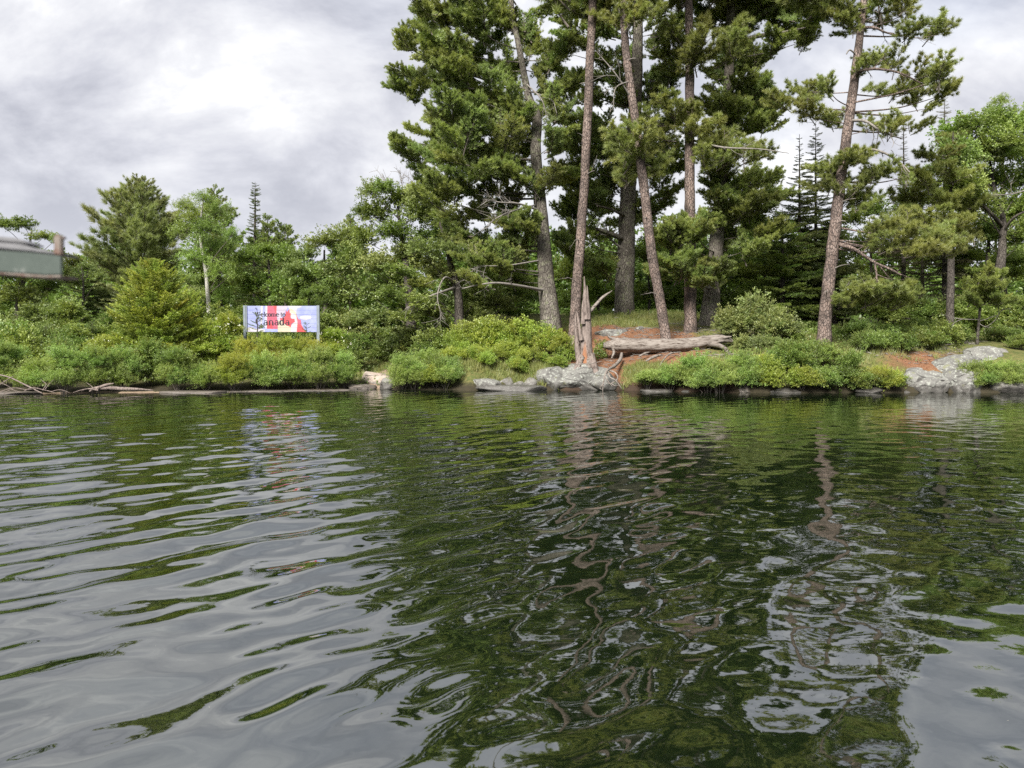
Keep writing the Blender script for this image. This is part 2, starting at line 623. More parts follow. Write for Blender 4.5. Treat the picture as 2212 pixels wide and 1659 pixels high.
# ================================================================== terrain
SH = np.array([(-3000, 851), (0, 851), (200, 849), (500, 846), (760, 840), (850, 841), (1000, 843.5), (1150, 843), (1330, 843), (1450, 846), (1650, 849), (1900, 848), (2212, 848), (5000, 848)], float)
SHX = np.array([(v - 1106) / FV * (CAM_H * FV / (b - 755)) for v, b in SH])
SHY = np.array([CAM_H * FV / (b - 755) for v, b in SH])


def shore(x):
    x = np.asarray(x, float)
    return np.interp(x, SHX, SHY) + 0.16 * np.sin(x * 2.3 + 1) + 0.10 * np.sin(x * 5.1) + 0.06 * np.sin(x * 11.7 + 2)


PROF_D = np.array([-900, -12, -4, -1.2, -0.25, 0.0, 0.35, 1.0, 1.9, 3.2, 5.2, 8, 11.5, 20, 60, 400, 4000], float)
PROF_M = np.array([-6, -4, -2.2, -0.8, -0.22, -0.02, 0.28, 0.72, 1.0, 1.26, 1.95, 2.45, 3.05, 3.5, 4.2, 6, 10], float)
PROF_L = np.array([-6, -4, -1.8, -0.5, -0.10, 0.0, 0.10, 0.20, 0.32, 0.55, 0.9, 1.2, 1.5, 2.2, 3.2, 6, 10], float)
PROF_R = np.array([-6, -4, -2.2, -0.8, -0.24, -0.02, 0.35, 0.80, 1.15, 1.5, 1.85, 2.2, 2.6, 3.2, 4.0, 6, 10], float)


def ground(x, y):
    x, y = np.asarray(x, float), np.asarray(y, float)
    d = y - shore(x)
    m, l, r = (np.interp(d, PROF_D, p) for p in (PROF_M, PROF_L, PROF_R))
    wl = np.clip((-1.6 - x) / 3.0, 0, 1)
    wl = wl * wl * (3 - 2 * wl)
    wr = np.clip((x - 7.5) / 4.0, 0, 1)
    wr = wr * wr * (3 - 2 * wr)
    z = m * (1 - wl) * (1 - wr) + l * wl + r * wr
    bumpy = 0.05 * np.sin(1.7 * x + 0.6 * y) + 0.04 * np.sin(3.1 * y - 1.2 * x + 2) + 0.025 * np.sin(6.3 * x + 4.1 * y)
    return z + bumpy * np.clip((d - 0.2) / 1.5, 0, 1)


def gz(x, y):
    return float(ground(x, y))


def gpt(vx, Y, dz=0.0):
    x = (vx - 1106) / FV * Y
    return Vector((x, Y, gz(x, Y) + dz))


def grade(a, b, d0, d1):
    """grid lines from a to b with steps growing from d0 to d1"""
    out, v = [a], a
    while v < b:
        f = (v - a) / (b - a)
        v += d0 + (d1 - d0) * f
        out.append(min(v, b))
    return np.array(out)


def grid_mesh(name, X, Y, Z, mats, tint=None):
    ny, nx = Z.shape
    gx, gy = np.meshgrid(X, Y)
    V = np.stack([gx, gy, Z], -1).reshape(-1, 3)
    j, i = np.meshgrid(np.arange(ny - 1), np.arange(nx - 1), indexing='ij')
    a = j * nx + i
    F = np.stack([a, a + 1, a + nx + 1, a + nx], -1).reshape(-1, 4)
    mb = MB()
    mb.add(V, F, 0, 0.5 if tint is None else tint.ravel())
    return mb.mesh(name, mats)


# ground material: litter, soil, grass patches, wet mud at the waterline
m, t = new_mat('forest_floor')
o_ = t.node('ShaderNodeOutputMaterial')
p_ = t.node('ShaderNodeBsdfPrincipled')
p_.inputs['Roughness'].default_value = 0.95
p_.inputs['Specular IOR Level'].default_value = 0.1
geo = t.node('ShaderNodeNewGeometry')
pos = geo.outputs['Position']
sx = t.node('ShaderNodeSeparateXYZ')
t.l.new(pos, sx.inputs[0])
na, nb, nc = t.noise(pos, 0.9, 5, 0.6), t.noise(pos, 9, 5, 0.65), t.noise(pos, 45, 4, 0.7)
litter = t.mix(t.remap(nb, 0.3, 0.7), (0.150, 0.068, 0.036), (0.235, 0.122, 0.070))
litter = t.mix(t.remap(nc, 0.50, 0.62, 0, 0.85), litter, (0.075, 0.042, 0.028))
litter = t.mix(t.remap(nc, 0.44, 0.36, 0, 0.75), litter, (0.30, 0.21, 0.14))
mossy = t.mix(t.remap(nb, 0.35, 0.65), (0.075, 0.095, 0.03), (0.14, 0.13, 0.05))
atn = t.node('ShaderNodeAttribute')
atn.attribute_name = 'tint'      # 0 needle litter .. 0.5 moss and grass roots .. 1 sand
col = t.mix(t.remap(t.math('ADD', atn.outputs['Fac'], t.math('MULTIPLY', t.math('SUBTRACT', na, 0.5), 0.5)), 0.18, 0.42), litter, mossy)
sand = t.mix(t.remap(nc, 0.3, 0.7), (0.33, 0.25, 0.19), (0.25, 0.18, 0.13))
col = t.mix(t.remap(t.math('ADD', atn.outputs['Fac'], t.math('MULTIPLY', t.math('SUBTRACT', nb, 0.5), 0.3)), 0.72, 0.88), col, sand)
wf = t.remap(t.math('ADD', sx.outputs[2], t.math('MULTIPLY', t.math('SUBTRACT', nb, 0.5), 0.3)), 0.12, 0.42, 1, 0)
wf = t.math('MULTIPLY', wf, t.remap(atn.outputs['Fac'], 0.7, 0.9, 0.9, 0.1))
col = t.mix(wf, col, (0.035, 0.028, 0.022))
t.l.new(col, p_.inputs['Base Color'])
t.l.new(t.bump(t.math('ADD', nb, t.math('MULTIPLY', nc, 0.6)), 0.8, 0.05), p_.inputs['Normal'])
t.l.new(p_.outputs[0], o_.inputs[0])
M['ground'] = m

far_lines = np.array([400, 200, 110, 70.0])
GX = np.concatenate([[-4000, -1500, -600], -far_lines[1:], grade(-45, 45, 0.22, 0.22), far_lines[::-1][:3], [600, 1500, 4000]])
GY = np.concatenate([[-4000, -1500, -500, -150, -50, -10, 8, 18], grade(22, 34, 0.12, 0.2), grade(34.4, 80, 0.4, 2.0), [110, 160, 260, 500, 1200, 4000]])
GXm, GYm = np.meshgrid(GX, GY)
GZ = ground(GXm, GYm)
gd = GYm - shore(GXm)
cl = np.exp(-(((GXm - 4.4) / 2.6) ** 4)) * np.clip((8.5 - gd) / 3, 0, 1)        # needle litter of the clearing
cl2 = np.exp(-(((GXm - 14.6) / 1.6) ** 2)) * np.clip((3.2 - gd) / 1.6, 0, 1) * np.clip((gd - .5) / .6, 0, 1) * .8        # and of the knoll to the right
cover = 0.5 - 0.5 * np.clip(cl * 1.5 + cl2 * 1.3, 0, 1)
sandm = np.exp(-(((GXm + 4.75) / 0.75) ** 2)) * np.clip((6.5 - gd) / 2, 0, 1) * np.clip((gd + 0.3) / 0.4, 0, 1)
beach = np.clip((-5.2 - GXm) / 1.0, 0, 1) * np.exp(-((gd - 0.0) / 0.28) ** 2)
cover = np.maximum(cover, np.clip(np.maximum(sandm * 1.1, beach), 0, 1))
grd = obj('ground', grid_mesh('ground', GX, GY, GZ, [M['ground']], cover))
tag(grd, kind='structure')

# ================================================================== water
m, t = new_mat('lake_water')
o_ = t.node('ShaderNodeOutputMaterial')
p_ = t.node('ShaderNodeBsdfPrincipled')
p_.inputs['Roughness'].default_value = 0.015
p_.inputs['IOR'].default_value = 3.1
p_.inputs['Specular IOR Level'].default_value = 0.5
geo = t.node('ShaderNodeNewGeometry')
pos = geo.outputs['Position']
murk = t.noise(pos, 0.7, 3)
base = t.mix(murk, (0.0040, 0.0080, 0.0030), (0.0060, 0.0100, 0.0038))
sp = t.voronoi(pos, 16.0, 'F1')      # drifting pollen specks
sp2 = t.noise(pos, 1.3, 2)
sel = t.node('ShaderNodeSeparateColor')
t.l.new(sp.outputs['Color'], sel.inputs[0])
speck = t.math('MULTIPLY', t.math('LESS_THAN', sp.outputs['Distance'], 0.035), t.math('LESS_THAN', sel.outputs[0], 0.16))
base = t.mix(t.math('MULTIPLY', speck, 0.8), base, (0.30, 0.28, 0.2))
t.l.new(base, p_.inputs['Base Color'])
rip = t.noise(t.mapping(pos, scale=(1.0, 1.35, 1), rot=(0, 0, math.radians(-42))), 5.5, 3.0, 0.45)
rip2 = t.noise(t.mapping(pos, scale=(1.0, 1.9, 1), rot=(0, 0, math.radians(-8))), 2.6, 2.0, 0.45)
patch = t.remap(t.noise(pos, 0.22, 2), 0.35, 0.65, 0.45, 1.0)
hh = t.math('MULTIPLY', t.math('ADD', t.math('MULTIPLY', rip, 0.0016), t.math('MULTIPLY', rip2, 0.0030)), patch)
bp = t.node('ShaderNodeBump')
bp.inputs['Strength'].default_value = 1.0
bp.inputs['Distance'].default_value = 1.0
t.l.new(hh, bp.inputs['Height'])
t.l.new(bp.outputs[0], p_.inputs['Normal'])
t.l.new(p_.outputs[0], o_.inputs[0])
M['water'] = m

xr = grade(0.02, 24, 0.03, 0.22)
WX = np.concatenate([[-4000, -800, -200, -80, -40], -xr[::-1], xr, [40, 80, 200, 800, 4000]])
WY = np.concatenate([[-4000, -800, -200, -60, -15, -4, 0], grade(1.2, 8, 0.026, 0.036), grade(8.04, 29, 0.04, 0.085), [32, 36]])
WXm, WYm = np.meshgrid(WX, WY)
resx = np.gradient(WX)[None, :] * np.ones_like(WYm)
resy = np.gradient(WY)[:, None] * np.ones_like(WXm)
rs = np.random.RandomState(11)
Z = np.zeros_like(WXm)
chaos = 1 / (1 + np.exp(-(WXm - 0.15 * WYm + 0.2) / 0.8))      # wake swell on the left, crossing ripples on the right
calm = np.interp(WYm, [0, 6, 14, 26], [1.0, 1.0, 0.82, 0.45])
near = np.interp(WYm, [0, 4, 9, 30], [1.18, 1.12, 0.95, 0.85])
for k in range(130):
    main = k < 74
    lam = math.exp(rs.uniform(math.log(0.19 if main else .24), math.log(1.05 if main else .85)))
    ang = math.radians(-42 + rs.normal(0, 16)) if main else rs.uniform(0, 2 * PI)
    kx, ky = 2 * PI / lam * math.cos(ang), 2 * PI / lam * math.sin(ang)
    slope = (0.0172 if main else 0.0150) * (lam / 0.5) ** 0.12 * rs.uniform(0.5, 1.3)
    amp = slope * lam / (2 * PI)
    filt = np.clip(lam / (3.0 * np.maximum(resx * abs(math.cos(ang)), resy * abs(math.sin(ang)))) - 0.6, 0, 1)
    wgt = (0.98 * (1 - 0.74 * chaos) if main else (0.27 + 0.06 * chaos)) * near
    Z += amp * wgt * calm * filt * np.sin(kx * WXm + ky * WYm + rs.uniform(0, 2 * PI) + 0.5 * np.sin(0.5 * WXm + 0.35 * WYm + k))
Z = Z * ((np.abs(WXm) < 24) & (WYm > 1) & (WYm < 30))
wat = obj('lake_water', grid_mesh('lake_water', WX, WY, Z, [M['water']]))
tag(wat, kind='structure')

# ================================================================== foliage pieces (shared meshes)
def pine_bough(seed, needle=0.115, per=14, wd=0.018, tufts=7, twigs=17, red=False):
    """a bough one metre long along +X, fairly flat, needle tufts along its twigs"""
    rng = np.random.RandomState(seed)
    mb = MB()
    L = 1.0
    ax = smooth_path([(0, 0, 0), (.35, rng.uniform(-.04, .04), -.015), (.7, rng.uniform(-.06, .06), .02), (L, rng.uniform(-.08, .08), .11)], 8)
    tube(mb, ax, np.linspace(.017, .006, 8), 4, 1, cap=False)
    cs, ds, ts = [], [], []
    for i in range(twigs):
        s = 0.10 + 0.88 * (i + rng.rand() * .6) / twigs
        p = np.array([np.interp(s, ax[:, 0], ax[:, j]) for j in range(3)])
        side = (-1) ** i
        an = math.radians(rng.uniform(28, 68)) * side
        ln = (0.50 * (1 - 0.62 * s) + 0.06) * rng.uniform(.65, 1.15) * min(1, .45 + s * 1.6)
        d = np.array([math.cos(an), math.sin(an), rng.uniform(-.12, .70)])
        d /= np.linalg.norm(d)
        q = p + d * ln
        tube(mb, [p, q], [.006, .003], 3, 1, cap=False)
        for f in np.linspace(0.25 if not red else .6, 1.0, tufts if not red else 3):
            c = p + d * ln * f + rng.normal(0, .022, 3)
            cs.append(c)
            ds.append(d * .8 + np.array([.30, 0, .45]))
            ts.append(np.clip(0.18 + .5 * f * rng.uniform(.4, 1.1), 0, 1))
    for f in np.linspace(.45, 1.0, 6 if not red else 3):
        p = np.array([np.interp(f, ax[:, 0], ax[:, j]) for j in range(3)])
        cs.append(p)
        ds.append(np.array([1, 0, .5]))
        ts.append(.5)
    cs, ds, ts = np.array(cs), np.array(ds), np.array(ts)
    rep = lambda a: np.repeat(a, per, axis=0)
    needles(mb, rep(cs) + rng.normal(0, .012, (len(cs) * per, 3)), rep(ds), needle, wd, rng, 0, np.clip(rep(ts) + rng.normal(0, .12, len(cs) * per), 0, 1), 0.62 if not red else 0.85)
    return mb


def spruce_bough(seed, droop=-.12, dens=1.0):
    rng = np.random.RandomState(seed)
    mb = MB()
    ax = smooth_path([(0, 0, 0), (.4, rng.uniform(-.03, .03), droop * .6), (.75, 0, droop), (1, 0, droop * .75)], 8)
    tube(mb, ax, np.linspace(.014, .004, 8), 4, 1, cap=False)
    cs, ds, ts = [], [], []
    n = int(22 * dens)
    segs = [(ax[1], ax[-1] - ax[1], 1.0)]
    for i in range(n):
        s = .12 + .86 * (i + rng.rand() * .5) / n
        p = np.array([np.interp(s, ax[:, 0], ax[:, j]) for j in range(3)])
        an = math.radians(rng.uniform(38, 62)) * (-1) ** i
        ln = (.42 * (1 - .72 * s) + .05) * rng.uniform(.7, 1.15) * min(1, .5 + 1.6 * s)
        d = np.array([math.cos(an), math.sin(an), rng.uniform(-.25, .05)])
        segs.append((p, d / np.linalg.norm(d) * ln, s))
    for p, d, s in segs:
        k = max(4, int(np.linalg.norm(d) / .016))
        f = (np.arange(k) + rng.rand(k)) / k
        cs.append(p + d * f[:, None])
        ds.append(np.repeat(norm(d[None]) * .9, k, 0))
        ts.append(np.clip(.2 + .5 * f + rng.normal(0, .15, k), 0, 1))
    cs, ds, ts = np.concatenate(cs), np.concatenate(ds), np.concatenate(ts)
    rep = lambda a: np.repeat(a, 3, axis=0)
    needles(mb, rep(cs), rep(ds), .055, .020, rng, 0, rep(ts), .55)
    return mb


def clump(seed, twigs=46, ln=.085, wd=.052, per=7, nodes=5, upb=.15, droop=0.0, thin=.0):
    """a rounded mass of leafy twigs, radius about one metre"""
    rng = np.random.RandomState(seed)
    mb = MB()
    cs, ds, ts = [], [], []
    for i in range(twigs):
        d = norm(rng.normal(0, 1, 3)[None])[0]
        if d[2] < -.35:
            d[2] *= -.6
        d[2] += upb
        d /= np.linalg.norm(d)
        r0, r1 = rng.uniform(.12, .4), rng.uniform(.70, 1.12)
        bend = rng.normal(0, .12, 3)
        p0, p1 = d * r0, d * r1 + bend - np.array([0, 0, droop * r1])
        if i % 2 == 0:
            tube(mb, [d * .05, (p0 + p1) / 2 + bend * .3, p1], [.012, .008, .003], 3, 1, cap=False)
        for f in np.linspace(.15, 1, nodes):
            c = p0 * (1 - f) + p1 * f + rng.normal(0, .055, 3)
            cs.append(c)
            ds.append(d)
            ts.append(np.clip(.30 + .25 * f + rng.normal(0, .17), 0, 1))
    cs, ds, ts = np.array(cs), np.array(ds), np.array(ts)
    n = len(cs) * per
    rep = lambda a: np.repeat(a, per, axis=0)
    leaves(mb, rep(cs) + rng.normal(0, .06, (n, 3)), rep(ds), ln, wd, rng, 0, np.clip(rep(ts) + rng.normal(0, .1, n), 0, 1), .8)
    return mb


def shoots(seed, n=64, ln=.078, wd=.034, per=38, lean=.38, jitter=.018):
    """many upright leafy shoots from one base, about one metre high and wide"""
    rng = np.random.RandomState(seed)
    mb = MB()
    for i in range(n):
        th, r = rng.uniform(0, 2 * PI), math.sqrt(rng.rand())
        b = np.array([math.cos(th) * r * .5, math.sin(th) * r * .5, rng.uniform(-.1, .25)])
        d = np.array([math.cos(th) * r * lean * 2.2 + rng.normal(0, .12), math.sin(th) * r * lean * 2.2 + rng.normal(0, .12), 1.0])
        d /= np.linalg.norm(d)
        h = rng.uniform(.45, .95) * (1 - .25 * r)
        q = b + d * h
        if i % 2 == 0:
            tube(mb, [b, q], [.008, .003], 3, 1, cap=False)
        f = np.sort(rng.uniform(.2, 1.0, per))
        c = b + d * (h * f)[:, None] + rng.normal(0, jitter, (per, 3))
        out_ = norm(rng.normal(0, 1, (per, 3)))
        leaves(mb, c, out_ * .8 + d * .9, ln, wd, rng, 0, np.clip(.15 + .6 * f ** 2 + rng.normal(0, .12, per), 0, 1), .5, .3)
    return mb


def cedar(seed, n=46):
    """feathery flat sprays rising from one base, about one metre high"""
    rng = np.random.RandomState(seed)
    mb = MB()
    for i in range(n):
        th, r = rng.uniform(0, 2 * PI), math.sqrt(rng.rand())
        b = np.array([math.cos(th) * r * .40, math.sin(th) * r * .40, rng.uniform(-.15, .35)])
        d = np.array([math.cos(th) * (r * .7 + .1), math.sin(th) * (r * .7 + .1), rng.uniform(.5, 1.1)])
        d /= np.linalg.norm(d)
        h = rng.uniform(.38, .72)
        side = norm(np.cross(d, rng.normal(0, 1, 3))[None])[0]
        tube(mb, [b, b + d * h], [.007, .002], 3, 1, cap=False)
        cs, ds, ts = [], [], []
        k = 13
        for j in range(k):
            s = .18 + .8 * j / k
            l2 = h * .42 * (1 - s * .75) * rng.uniform(.7, 1.1)
            dd = d * .75 + side * (-1) ** j + rng.normal(0, .1, 3)
            dd = dd / np.linalg.norm(dd) * l2
            for f in np.linspace(.15, 1, 6):
                cs.append(b + d * h * s + dd * f)
                ds.append(norm(dd[None])[0] + d * .3)
                ts.append(np.clip(.1 + .7 * f * s + rng.normal(0, .12), 0, 1))
        cs, ds, ts = np.array(cs), np.array(ds), np.array(ts)
        rep = lambda a: np.repeat(a, 2, axis=0)
        needles(mb, rep(cs), rep(ds), .075, .030, rng, 0, rep(ts), .38)
    return mb


LIB = {}


def lib(kind, mat, bark='twig'):
    """list of shared meshes of a foliage piece in a material"""
    key = (kind, mat, bark)
    if key not in LIB:
        gen = {
            'white': lambda s: pine_bough(s, needle=.080, wd=.0125, tufts=8, twigs=30, per=20),
            'whiteL': lambda s: pine_bough(s + 50, needle=.12, tufts=5, twigs=15, per=13, wd=.016),
            'red': lambda s: pine_bough(s + 20, needle=.135, per=46, wd=.0125, twigs=16, red=True),
            'spruce': lambda s: spruce_bough(s),
            'spruce_thin': lambda s: spruce_bough(s + 30, -.05, .5),
            'balsam': lambda s: spruce_bough(s + 60, -.02, 1.1),
            'oak': lambda s: clump(s, 52, .125, .078, 11, 4, .15),
            'birch': lambda s: clump(s + 10, 64, .078, .058, 9, 5, .0, .12),
            'maple': lambda s: clump(s + 20, 56, .120, .085, 10, 4, .1),
            'bush': lambda s: clump(s + 30, 66, .115, .068, 11, 4, .35),
            'willow': lambda s: clump(s + 80, 84, .088, .040, 15, 4, .55),
            'shoot': lambda s: shoots(s + 7, 16, .085, .040, 34, .75, .02),
            'cedar': lambda s: clump(s + 90, 92, .095, .030, 17, 4, .75),
        }[kind]
        LIB[key] = [gen(s * 7 + 1).mesh(f'{mat}_{kind}_{s}', [M[mat], M[bark]], smooth=False) for s in range(4)]
    return LIB[key]


RNG = random.Random(5)


def pick(kind, mat):
    return RNG.choice(lib(kind, mat))


# ================================================================== trees
class Tree:
    """a tree whose parts hang under one Empty at its foot"""

    def __init__(s, name, label, cat, vpts, Y, bark, group=None, flare=1.35, seg=18):
        """vpts: (column, row, radius in metres) up the stem as it stands at distance Y"""
        s.Y = Y
        b = at(vpts[0][0], vpts[0][1], Y)
        g = gz(b.x, b.y)
        s.base = Vector((b.x, b.y, g))
        s.root = thing(name, label, cat, s.base, group)
        s.bark = bark
        rs_ = np.random.RandomState(int(vpts[0][0]) + 3)
        P = []
        for i, (vx, vy, r) in enumerate(vpts):
            q = at(vx, vy, Y + (0.0 if i == 0 else rs_.uniform(-.12, .12)))
            P.append((q.x, q.y, q.z, r))
        if P[0][3] > 0 and P[0][2] > g - .1:
            dx, dz = P[1][0] - P[0][0], max(P[1][2] - P[0][2], .1)
            k = (P[0][2] - (g - .25)) / dz
            P.insert(0, (P[0][0] - dx * k * .6, P[0][1], g - .25, P[0][3] * flare))
        s.path = smooth_path(P, max(14, int((P[-1][2] - P[0][2]) / .28)))
        mb = MB()
        loc = s.path[:, :3] - np.array(s.base)
        tube(mb, loc, np.maximum(s.path[:, 3], .006), seg, 0, .14, int(vpts[0][0]), groove=.035)
        s.trunk = obj('trunk', mb.mesh('trunk', [M[bark]]), s.root)
        s.n_bough = 0

    def stem(s, z):
        """point of the stem at height z"""
        z = min(max(z, s.path[0, 2]), s.path[-1, 2])
        return Vector([float(np.interp(z, s.path[:, 2], s.path[:, j])) for j in range(3)])

    def srad(s, z):
        return float(np.interp(z, s.path[:, 2], s.path[:, 3]))

    def limb(s, pts, r0, r1, name='limb', bark=None, twigs=0, seed=0, seg=7):
        """a bare limb along world points, with side twigs"""
        mb = MB()
        P = smooth_path([tuple(p) for p in pts], 4 * len(pts)) - np.array(s.base)
        tube(mb, P, np.linspace(r0, r1, len(P)), seg, 0, .12, seed)
        rs_ = np.random.RandomState(seed + 1)
        for i in range(twigs):
            k = rs_.randint(len(P) // 3, len(P) - 1)
            T = P[k] - P[k - 1]
            T /= np.linalg.norm(T)
            d = T * .8 + rs_.normal(0, .5, 3)
            d /= np.linalg.norm(d)
            l_ = rs_.uniform(.25, .8)
            a, b, c = P[k], P[k] + d * l_ * .55, P[k] + (d + rs_.normal(0, .25, 3)) * l_
            tube(mb, smooth_path([a, b, c], 5), np.linspace(max(r1, .012), .005, 5), 4, 0, cap=False)
            for _ in range(2):
                e_ = b + (d + rs_.normal(0, .6, 3)) * l_ * .35
                tube(mb, [b, e_], [.008, .003], 3, 0, cap=False)
        return obj(name, mb.mesh(name, [M[bark or s.bark]]), s.root)

    def bough(s, me, pos, d, scale, roll=0.0, name='bough'):
        s.n_bough += 1
        if s.n_bough > 296:
            return None
        return obj(name, me, s.root, place(Vector(pos) - s.base, d, scale, roll))

    def pads(s, pads, kind, mat, per=5, rise=.12, depth=2.6, ymul=1.0, seed=0, big=1.0, limb_name='limb', alt=None):
        """foliage masses (column, row, half width, half height[, 'f'|'b'|offset]) carried on limbs"""
        rg = random.Random(seed + 17)
        for i, pd in enumerate(pads):
            cx, cy, rx, ry = pd[:4]
            where = pd[4] if len(pd) > 4 else None
            c0 = at(cx, cy, s.Y)
            st = s.stem(c0.z)
            hd = abs(c0.x - st.x)
            R = px(rx, s.Y)
            over = hd < R * .95
            lim = min(depth, .6 + hd * .7)
            if where == 'f':
                dy = -rg.uniform(.5, 1.0) * max(.7, lim * .8)
            elif where == 'b':
                dy = rg.uniform(.5, 1.0) * max(.8, lim)
            elif isinstance(where, (int, float)):
                dy = where
            elif over:
                dy = rg.uniform(.5, 1.0) * max(.9, lim)
            else:
                dy = rg.uniform(-1, .9) * lim
            c = at(cx, cy, s.Y + dy)
            R, H = px(rx, s.Y + dy), px(ry, s.Y + dy)
            o = Vector((c.x - st.x, c.y - st.y, 0))
            if o.length < .15:
                o = Vector((rg.uniform(-1, 1), rg.uniform(-1, 1), 0))
            dist = o.length
            o.normalize()
            zr = c.z - rise * dist - H * .3
            a = s.stem(zr)
            if dist > .4 and rg.random() < .5:
                mid = a.lerp(c, .5) + Vector((rg.uniform(-.1, .1), rg.uniform(-.1, .1), -.04 * dist))
                s.limb([a, mid, c], min(.010 + .009 * dist, s.srad(zr) * .4 + .008), .008, limb_name, seed=i, seg=6)
            n = max(2, int(round(per * rg.uniform(.8, 1.2))))
            L = min(1.7, max(.70, .74 * (R + H) + .38)) * big
            for k in range(n):
                th, u = rg.uniform(0, 2 * PI), rg.random() ** .5
                q = c + Vector((math.cos(th) * u * R * .75, math.sin(th) * u * R * .75, rg.uniform(-.75, .75) * H))
                d = o * .65 + Vector((math.cos(th), math.sin(th), 0)) * (.4 + .5 * u) + Vector((0, 0, rg.uniform(.05, .8)))
                d.normalize()
                l_ = L * rg.uniform(.8, 1.15)
                mt = mat if (alt is None or rg.random() > .15) else alt
                s.bough(pick(kind, mt), q - d * l_ * .55, d, l_, rg.uniform(-.35, .35))
        return s

    def above(s, vtop, width, kind, mat, per, step=42, seed=0, vstart=-30, big=1.6):
        per, step = 4, 44
        """the crown goes on above the picture's upper edge"""
        rg = random.Random(seed + 3)
        pd, v = [], vstart
        while v > vtop:
            f = (v - vtop) / (vstart - vtop)
            x0 = s.stem(at(0, v, s.Y).z).x
            vx = x0 / s.Y * FV + 1106
            for side in (-1, 1, 0):
                pd.append((vx + (side * width * rg.uniform(.45, 1.0) + rg.uniform(-25, 25)) * (.25 + .75 * f), v + rg.uniform(-18, 18), rg.uniform(42, 58), rg.uniform(25, 34)))
            v -= step
        return s.pads(pd, kind, mat, per, seed=seed, big=big)

    def clumps(s, pads, kind, mat, depth=1.8, n=1, seed=0, alt=None, squash=.8, limbs=True, name='leafy_branch', ry=1.0):
        """broad-leaved masses (column, row, half width, half height[, offset])"""
        rg = random.Random(seed + 29)
        for i, pd in enumerate(pads):
            cx, cy, rx, ryp = pd[:4]
            ryp *= ry
            c0 = at(cx, cy, s.Y)
            st = s.stem(c0.z - .5)
            lim = min(depth, .5 + abs(c0.x - st.x) * .7)
            dy = pd[4] if len(pd) > 4 else rg.uniform(-1, 1) * lim
            c = at(cx, cy, s.Y + dy)
            R, H = px(rx, s.Y + dy), px(ryp, s.Y + dy)
            if limbs:
                hd = (Vector((c.x, c.y)) - Vector((st.x, st.y))).length
                a = s.stem(c.z - .55 * hd - .4)
                mid = a.lerp(c, .55) + Vector((rg.uniform(-.15, .15), rg.uniform(-.1, .1), rg.uniform(-.05, .15)))
                s.limb([a, mid, c], min(.010 + .008 * hd, s.srad(a.z) * .5 + .006), .008, 'limb', 'twig' if s.bark == 'bark_birch' else None, seed=i, seg=6)
            for k in range(n):
                q = c + (Vector((rg.uniform(-.5, .5) * R, rg.uniform(-.5, .5) * R, rg.uniform(-.4, .4) * H)) if k else Vector())
                mt = mat if (alt is None or rg.random() > .35) else alt
                f = 1.0 if k == 0 else rg.uniform(.6, .8)
                Mx = Matrix.Translation(q - s.base) @ Matrix.Rotation(rg.uniform(0, 6.28), 4, 'Z') @ Matrix.Rotation(rg.uniform(-.25, .25), 4, 'X') @ Matrix.Diagonal((R * f * rg.uniform(.95, 1.15), R * f * squash * rg.uniform(.95, 1.2), H * f * rg.uniform(.95, 1.15), 1))
                obj(name, pick(kind, mt), s.root, Mx)
        return s

    def cone(s, v_low, prof, kind, mat, step=.5, per=5, up=(.1, .9), seed=0, alt=None, slim=.85):
        """whorls of boughs up the stem: prof is (row, half width in px) from the tip down"""
        rg = random.Random(seed + 41)
        ztop = s.path[-1, 2]
        zlow = at(0, v_low, s.Y).z
        rows = np.array([p[0] for p in prof], float)
        wid = np.array([p[1] for p in prof], float)
        zs = np.array([at(0, r, s.Y).z for r in rows])
        z = zlow
        o_ = np.argsort(zs)
        ph = rg.uniform(0, 6)
        while z < ztop - .08:
            hw = float(np.interp(z, zs[o_], wid[o_])) * s.Y / FV
            f = (z - zlow) / (ztop - zlow)
            st = s.stem(z)
            n = per if hw > .35 else max(3, per - 1)
            for k in range(n):
                th = ph + 2 * PI * k / n + rg.uniform(-.3, .3)
                u = up[0] + (up[1] - up[0]) * f + rg.uniform(-.12, .12)
                d = Vector((math.cos(th), math.sin(th), u)).normalized()
                l_ = max(.16, hw * rg.uniform(.78, 1.15) / max(.5, math.hypot(d.x, d.y)))
                mt = mat if (alt is None or rg.random() > .3) else alt
                wscale = max(l_, min(.40, l_ * 1.25)) if l_ < .45 else l_ * slim
                s.bough(pick(kind, mt), st + Vector((0, 0, rg.uniform(-.5, .5) * step * .8)), d, (l_, wscale, wscale), rg.uniform(-.25, .25))
            ph += 2.4
            z += step * (1.0 - .45 * f) * rg.uniform(.85, 1.15)
        return s

